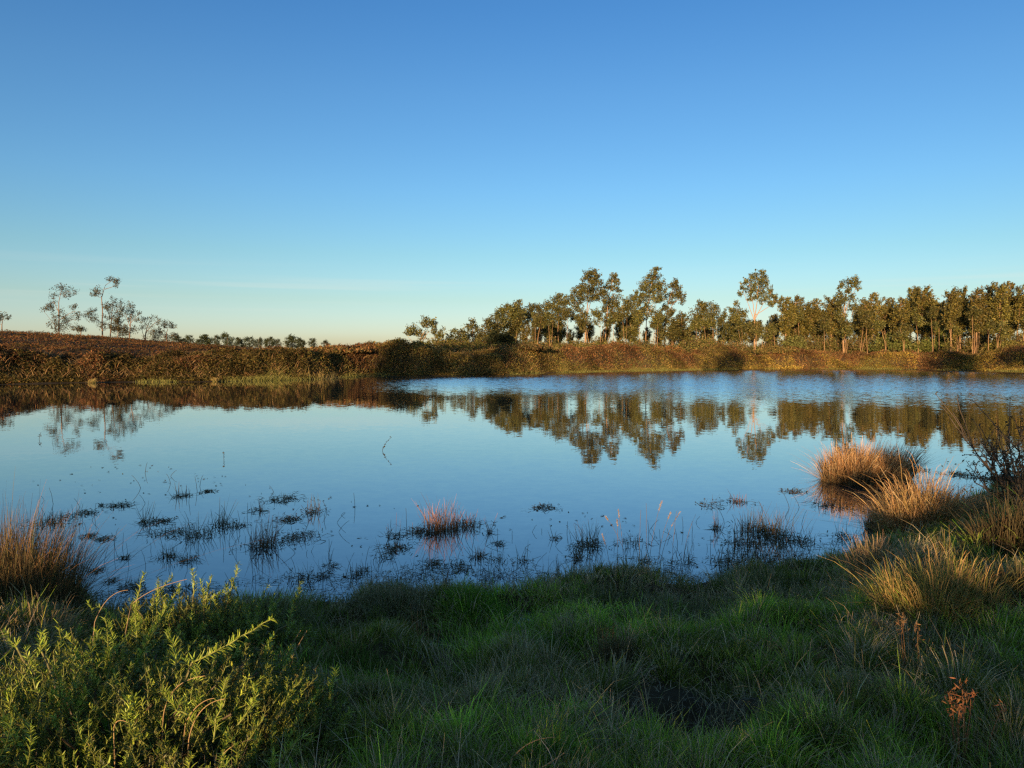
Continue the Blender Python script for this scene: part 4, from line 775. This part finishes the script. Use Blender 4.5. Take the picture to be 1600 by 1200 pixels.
# ------------------------------------------------------------------ plants in the water
DARKW = [(.055, .043, .025), (.085, .06, .032), (.04, .048, .02)]
DARKT = [(.11, .085, .045), (.17, .11, .06), (.08, .085, .035)]
WP = 'plant clumps standing in the shallow water'
NXP = [p[0] for p in NEAR]; NYP = [p[1] for p in NEAR]
def wclump(px, py, w, h, n, label, pal1=DARKT, floats=14, lean=(0, 0), spread=.6, wd=None):
    """Stems out of the water with a raft of drifting leaves round their foot."""
    p = on_water(px, py); m = p[1] / FPX; e = empty('water_plant', (p[0], p[1], 0), label, 'water plant', WP)
    mb, lb = MB(), MB(); rx = w * m / 2; H = h * m; ry = rx * 1.3
    a = rng.random(n) * 6.28; r = rng.random(n) ** .6; hh = H * (.15 + .95 * rng.random(n) ** 1.3) * (1 - .3 * r)
    b = np.stack([p[0] + np.cos(a) * r * rx, p[1] + np.sin(a) * r * ry, np.full(n, -.04)], 1); ja = rng.random(n) * 6.28; sp = spread * hh * rng.random(n)
    tip = b + np.stack([np.cos(ja) * sp + lean[0] * hh, np.sin(ja) * sp, hh + .04], 1)
    ribbons(mb, b, tip, rng.normal(size=(n, 3)) * .03 * H, (wd or .0009 * p[1]) * (.6 + .6 * rng.random(n)), mixcol(n, DARKW), mixcol(n, pal1), 3)
    k = max(4, int(floats * w / 8)); q = np.stack([p[0] + rng.normal(size=k) * rx * .75, p[1] + rng.normal(size=k) * ry * .7, .004 + .05 * H * rng.random(k) ** 2], 1)
    ang = rng.random(k) * 6.28; L_ = (.03 + .10 * rng.random(k)) * (p[1] / 8) ** .5
    ribbons(lb, q, q + np.stack([np.cos(ang) * L_, np.sin(ang) * L_, .012 * rng.random(k)], 1), np.stack([0 * ang, 0 * ang, .01 + .03 * rng.random(k)], 1), .0013 * p[1], mixcol(k, DARKW), mixcol(k, DARKT), 2, .9)
    mb.build('stems', M_DRY, e, (p[0], p[1], 0)); lb.build('leaves', M_DRY, e, (p[0], p[1], 0)); return e
WC = [(82, 816, 46, 24, 70, 'dark weed bed with short green stems off the tall brown rush clump'), (128, 803, 34, 9, 26, 'flat dark weed streak trailing from the dark weed bed'), (187, 790, 26, 14, 26, 'small dark weed patch under the reflection of the tallest hill tree'),
 (157, 790, 6, 8, 6, 'tiny weed tip beside the small dark weed patch'), (283, 775, 24, 24, 30, 'thin spray of weed, farthest out of the clumps near the gorse'), (325, 768, 14, 5, 10, 'low floating weed scrap behind the thin spray'), (230, 816, 20, 38, 30, 'spiky weed tuft at the head of the long dark raft'),
 (252, 815, 26, 12, 26, 'low dark mat joined to the spiky weed tuft'), (268, 832, 48, 12, 40, 'flat mat of dark leaves in the middle of the long dark raft'), (308, 838, 38, 48, 60, 'thick spiky weed clump at the near end of the long dark raft'), (345, 820, 26, 48, 46, 'upright weed clump with pointed stems behind the long dark raft'),
 (372, 822, 22, 20, 22, 'sparse weed stems next to the upright pointed clump'), (262, 870, 24, 30, 40, 'dark leafy clump close to the gorse shoots'), (292, 877, 30, 22, 30, 'ragged dark weed beside the dark leafy clump'), (160, 843, 20, 7, 16, 'flat weed scrap nearest the tall brown rush clump'), (138, 838, 16, 10, 14, 'curled weed leaves by the flat weed scrap'),
 (195, 872, 10, 14, 8, 'three crossed stems alone in open water above the gorse'), (150, 893, 14, 4, 8, 'little floating weed line by the rush clump shore'), (176, 908, 12, 10, 12, 'weed wisp just off the shore by the gorse'),
 (404, 798, 18, 24, 22, 'fine pale stems in front of the upright pointed clump'), (447, 780, 40, 14, 26, 'floating weed line with one raised spray'), (491, 800, 28, 32, 36, 'airy weed clump between the floating line and the open water'), (455, 812, 36, 10, 24, 'flat dark weed between the airy clump and the straw clump'),
 (412, 852, 44, 58, 150, 'straw topped weed clump, brown at its foot'), (465, 840, 52, 16, 60, 'dark flattened weed leaning off the straw topped clump'), (505, 900, 26, 40, 24, 'straggly stems close to the shore below the airy clump'), (520, 885, 14, 22, 10, 'few bent stems beside the straggly ones'),
 (620, 856, 34, 10, 50, 'black floating mat at the foot of bent brown reeds'), (618, 838, 26, 34, 20, 'bent brown reeds with drooping tips over the black mat'), (650, 832, 44, 16, 60, 'low dark weed ridge between the bent reeds and the pink tipped clump'), (690, 828, 54, 56, 230, 'tallest pink tipped rush clump in the middle of the pond shallows'),
 (730, 822, 44, 30, 120, 'brown rush clump touching the tallest pink tipped one'), (766, 832, 8, 36, 20, 'single dark spike of rushes past the pink tipped clump'), (750, 870, 20, 24, 30, 'small dark spiky tuft nearer than the pink tipped clump'), (680, 882, 26, 12, 26, 'thin green weed patch nearer than the pink tipped clump'),
 (712, 888, 50, 12, 40, 'sprawling green weed raft near the mid shore'), (697, 908, 10, 22, 10, 'short orange stem cluster near the mid shore'), (778, 850, 12, 18, 10, 'wispy green sprig by the single dark spike'), (922, 852, 40, 46, 70, 'leafy topped clump rising before the thin seed stalks'),
 (868, 842, 12, 24, 8, 'two leafy stems before the leafy topped clump'), (852, 793, 30, 5, 16, 'speckle of floating leaves in open water'), (822, 925, 10, 52, 10, 'tall leafy stem rising from the mid shore'), (835, 930, 12, 66, 14, 'taller leafy stems next to the leafy stem of the mid shore'), (808, 930, 8, 40, 7, 'short leafy stem first of the three by the mid shore'),
 (855, 920, 14, 60, 14, 'thin leafy stems at the foot of the leafy topped clump'), (880, 905, 40, 40, 40, 'thicket of fine stems at the shore by the leafy topped clump'), (1152, 784, 26, 20, 36, 'reddish weed tuft, farthest out of the sedge bed'), (1118, 826, 12, 36, 24, 'pinkish spike of weed at the sedge bed edge'), (1112, 790, 30, 26, 12, 'loose leafy stems outside the sedge bed'),
 (1185, 832, 56, 50, 150, 'main dark clump of the sedge bed'), (1160, 850, 50, 44, 70, 'thin tangled stems in the sedge bed'), (1220, 842, 50, 62, 100, 'tall loose part of the sedge bed next to the golden tussock reflection'), (1180, 878, 80, 40, 110, 'shore side of the sedge bed'), (1235, 880, 60, 50, 60, 'thin sedges in the corner of the shore'), (1135, 880, 40, 36, 40, 'spare stems between the sedge bed and the thin seed stalks'),
 (1240, 768, 24, 6, 14, 'dark floating scrap off the golden water tussock'), (1300, 790, 60, 22, 60, 'dead stems in the water at the foot of the golden tussock'), (1320, 840, 34, 30, 30, 'dark stems in the water before the dark green brown rush clump'), (1500, 742, 30, 14, 30, 'reddish weed line in the water behind the bright straw tussock'), (1545, 748, 44, 10, 40, 'dark fallen twig raft by the bare shrub'), (1425, 735, 40, 8, 40, 'black flat mat trailing from the golden water tussock')]
PINK = [(.44, .20, .11), (.30, .14, .075), (.18, .10, .055)]
for (px, py, w, h, n, lb) in WC:
    pk = PINK if any(k in lb for k in ('pink', 'straw', 'reddish', 'orange', 'pale', 'brown r')) else DARKT
    wclump(px, py, w, h, n, lb, pk, 24 if h < 20 else 14, (.1, 0) if 'straw' in lb else (0, 0), 1.3 if 'crossed' in lb or 'bent' in lb else .85)
SH = 'fine stems along the near shore'
for i in range(46):
    px = rng.uniform(190, 1300); p = np.array([0, 0, 0]); lo = np.interp(px, NXP, NYP)
    py = lo - rng.random() ** 1.5 * 55 - 4
    wclump(px, py, rng.uniform(14, 46), rng.uniform(14, 44), int(rng.uniform(8, 26)), 'fine brown green stems and leaf scraps in the water close along the near shore', DARKT, 9, (0, 0), .8, None)
    COL.objects[-1].parent['group'] = SH
# lone stems
def lone(px, py, h, bend, label, group, c=(.05, .045, .028), leafy=0, headlen=0):
    p = on_water(px, py); 
    for _ in range(4): p = on_water(px, py, max(0, float(ground_z(p[0], p[1]))))
    m = p[1] / FPX; H = h * m; p1 = p + [bend * m, rng.normal() * .1 * H, H]; mb = MB(); r = .00032 * p[1]
    q = curve(p - [0, 0, .05], p1, (-bend * m * .35, 0, H * .12), 7, .002); tube(mb, q, np.linspace(r, r * .6, 7), c, 4)
    hb_ = MB()
    if leafy:
        cc = q[rng.integers(2, 7, leafy)] + rng.normal(size=(leafy, 3)) * .012; leaves(mb, cc, .035 * p[1] / 10, .016 * p[1] / 10, c, .2)
    if headlen:
        L_ = headlen * m; d = (q[-1] - q[-2]); d /= np.linalg.norm(d); s = rng.random(60)[:, None]
        leaves(mb, q[-1] - d * L_ * (s - .15) + rng.normal(size=(60, 3)) * .003, .02, .004, mixcol(60, [(.32, .24, .17)]), -.3, .4)
    o = mb.build('reed_stem', M_DRY, None, p); return tag(o, label, 'reed', group)
lone(597, 704, 21, 15, 'lone arching leafy stem far out in open water', None, leafy=10)
lone(61, 687, 12, 3, 'lone crooked stem in the reflection of the hill', None, leafy=5)
lone(350, 718, 12, 0, 'tiny twin stemmed sprig far out in open water', None, leafy=6)
SS = 'seed stalks on the near shore'
for (a, b, h, bd, hl, lb) in [(1030, 890, 90, 30, 28, 'palest seed stalk with a long feathery curved plume'), (1012, 900, 120, 18, 16, 'tall stalk with a small plume just below the palest one'), (1010, 905, 122, -2, 0, 'tallest straight stalk rising behind the plumes'), (998, 905, 110, 3, 0, 'straight dark stalk near the tallest one'), (985, 905, 100, -40, 8, 'stalk leaning hard towards the leafy topped clump'),
                        (975, 900, 105, -10, 14, 'stalk with a brush tip among the shore grasses'), (965, 905, 95, -2, 10, 'upright stalk with a pale tip among the shore grasses'), (1025, 900, 100, 22, 12, 'stalk leaning towards the sedge bed with a pink tip'), (1050, 905, 105, 10, 0, 'bare dark stalk leaning towards the sedge bed'), (1065, 900, 95, 25, 0, 'bare dark stalk bent furthest towards the sedge bed'), (955, 905, 70, -14, 18, 'short feathery stalk first in the row of seed stalks')]:
    lone(a, b, h, bd, lb, SS, (.17, .125, .075), 0, hl)
LS = 'thin bare stems in the shallow water'
for i in range(230):
    px = rng.uniform(60, 1260); lo = np.interp(px, [60, 250, 600, 1000, 1260], [740, 730, 800, 830, 770]); hi = np.interp(px, [60, 180, 400, 600, 800, 1000, 1260], [830, 900, 930, 915, 915, 890, 870])
    py = lo + (hi - lo) * rng.random() ** .7
    p = on_water(px, py)
    if float(ground_z(p[0], p[1])) > 0: continue
    lone(px, py, rng.uniform(6, 36) * (.5 + .5 * (py - 700) / 200), rng.normal() * 10, 'thin bare stem sticking out of the shallow water by itself', LS)
fl = MB(); n = 420; px = rng.uniform(0, 1330, n); py = np.interp(px, [0, 250, 600, 1000, 1330], [735, 725, 790, 800, 740]) + 130 * rng.random(n) ** 1.5
P = np.array([on_water(a, b, .004) for a, b in zip(px, py)]); ok = ground_z(P[:, 0], P[:, 1]) < 0; cl = vnoise(P[:, 0], P[:, 1], 1.1, 6) > .45; P = P[ok & cl]; n = len(P)
a = rng.random(n) * 6.28; L_ = .02 + .05 * rng.random(n) ** 2
ribbons(fl, P, P + np.stack([np.cos(a) * L_, np.sin(a) * L_, .004 + 0 * a], 1), np.stack([0 * a, 0 * a, .008 + 0 * a], 1), .03, mixcol(n, DARKW), mixcol(n, DARKW), 2, .9)
n = 9000; t = rng.uniform(-.75, .62, n); yn_ = np.interp(t, NT, NY); y = yn_ + .9 * rng.random(n) ** 1.7 - .06; x = t * y; k_ = (fbm(x, y, .5, 27, 2) > .50) & (ground_z(x, y) < .02); x, y = x[k_], y[k_]; n = len(x)
a = rng.random(n) * 6.28; L_ = .03 + .10 * rng.random(n) ** 2; P = np.stack([x, y, .004 + .006 * rng.random(n)], 1)
ribbons(fl, P, P + np.stack([np.cos(a) * L_, np.sin(a) * L_, .012 * rng.random(n)], 1), np.stack([0 * a, 0 * a, .012 * rng.random(n)], 1), .007, mixcol(n, [(.09, .07, .04), (.14, .11, .065), (.05, .045, .022)]), mixcol(n, [(.09, .07, .04), (.14, .11, .065), (.06, .065, .025)]), 2, .9)
tag(fl.build('floating_leaves', M_DRY), 'dark leaf scraps floating on the pond', 'leaves', kind='stuff')

# ------------------------------------------------------------------ bare shrub and far shore tufts
def shrub():
    p = on_water(1600, 800)
    for _ in range(4): p = on_water(1600, 800, max(0, float(ground_z(p[0], p[1]))))
    e = empty('bare_shrub', p, 'bare dark shrub with thin branching twigs at the picture edge over the water', 'bush'); lb = MB()
    for (tx, ty, mx, my) in [(1503, 678, 1548, 735), (1530, 690, 1560, 740), (1548, 688, 1570, 740), (1575, 682, 1585, 735), (1595, 670, 1590, 730), (1620, 665, 1610, 730), (1640, 690, 1620, 740), (1570, 720, 1580, 760), (1540, 725, 1565, 765), (1512, 735, 1555, 775), (1610, 700, 1600, 750), (1660, 700, 1630, 750), (1590, 735, 1592, 770)]:
        Y = p[1] + rng.normal() * .25; b = MB(); A = np.array([p + [rng.normal() * .08, rng.normal() * .1, -.03], at(mx, my, Y), at(tx, ty, Y)])
        ss = np.linspace(0, 1, 10)[:, None]; q = A[0] * (1 - ss) ** 2 + (2 * A[1] - (A[0] + A[2]) / 2) * 2 * ss * (1 - ss) + A[2] * ss ** 2; q[1:-1] += rng.normal(size=(8, 3)) * .012
        tube(b, q, np.linspace(.014, .004, 10), (.085, .065, .05), 5); ends = [q[-1]]
        for k in range(14):
            i = int(rng.integers(2, 9)); d = rng.normal(size=3) * .10 + [0, 0, .12]; d += (q[i] - q[i - 1]) * .8
            w = curve(q[i], q[i] + d * 1.3, rng.normal(size=3) * .02, 5, .006); tube(b, w, np.linspace(.0065, .003, 5), (.085, .065, .05), 4); ends += [w[-1], w[2]]
        for c in ends: leaves(lb, c + rng.normal(size=(3, 3)) * .02, .035, .018, mixcol(3, [(.05, .045, .03)]), .1)
        b.build('branch', M_BARK, e, p)
    k = 520; c = p + np.stack([rng.normal(size=k) * .42, rng.normal(size=k) * .3, .05 + .55 * rng.random(k)], 1); leaves(lb, c, .045, .018, mixcol(k, [(.045, .04, .022), (.07, .055, .03), (.05, .055, .022)]), .2)
    lb.build('foliage', M_SCRUB, e, p)
shrub()
FS = 'grass tufts on the far shore'
for (a, b, w, h, p1, lb) in [(386, 594, 20, 15, [(.48, .24, .09), (.38, .20, .08)], 'glowing orange grass tuft at the far water line'), (337, 596, 9, 9, [(.36, .26, .10)], 'small straw tuft near the glowing orange one'), (145, 598, 12, 8, [(.38, .28, .11)], 'straw tuft on the far water line below the tallest hill tree'),
                             (125, 597, 26, 8, [(.28, .24, .08)], 'wide low yellowish tuft by the straw tuft below the hill'), (40, 597, 40, 12, [(.17, .18, .05)], 'tall green grass clump on the far water line below the hill edge'), (500, 592, 60, 16, [(.26, .17, .07)], 'dry reed fringe at the foot of the large bramble mound'), (895, 581, 20, 14, [(.34, .18, .07)], 'orange dry tuft under the reddish mound')]:
    tussock('shore_tuft', lb, a, b, w, h, 160, OLV, p1, FS, 1.0, .35, .04, base_z=.02)

tuft('straw grass leaning among the shoots at the back of the big gorse bush', 322, 1000, 70, 80, 260, OLV, [(.44, .28, .14), (.34, .23, .12)], spread=.6, droop=.3, wd=.0036, lean=(.2, 0))
tuft('dry grass combed over between the brown rush clump and the gorse shoots', 165, 1000, 90, 80, 260, OLV, [(.34, .24, .15), (.28, .2, .12)], spread=1.0, droop=.4, wd=.0034, lean=(.3, 0))
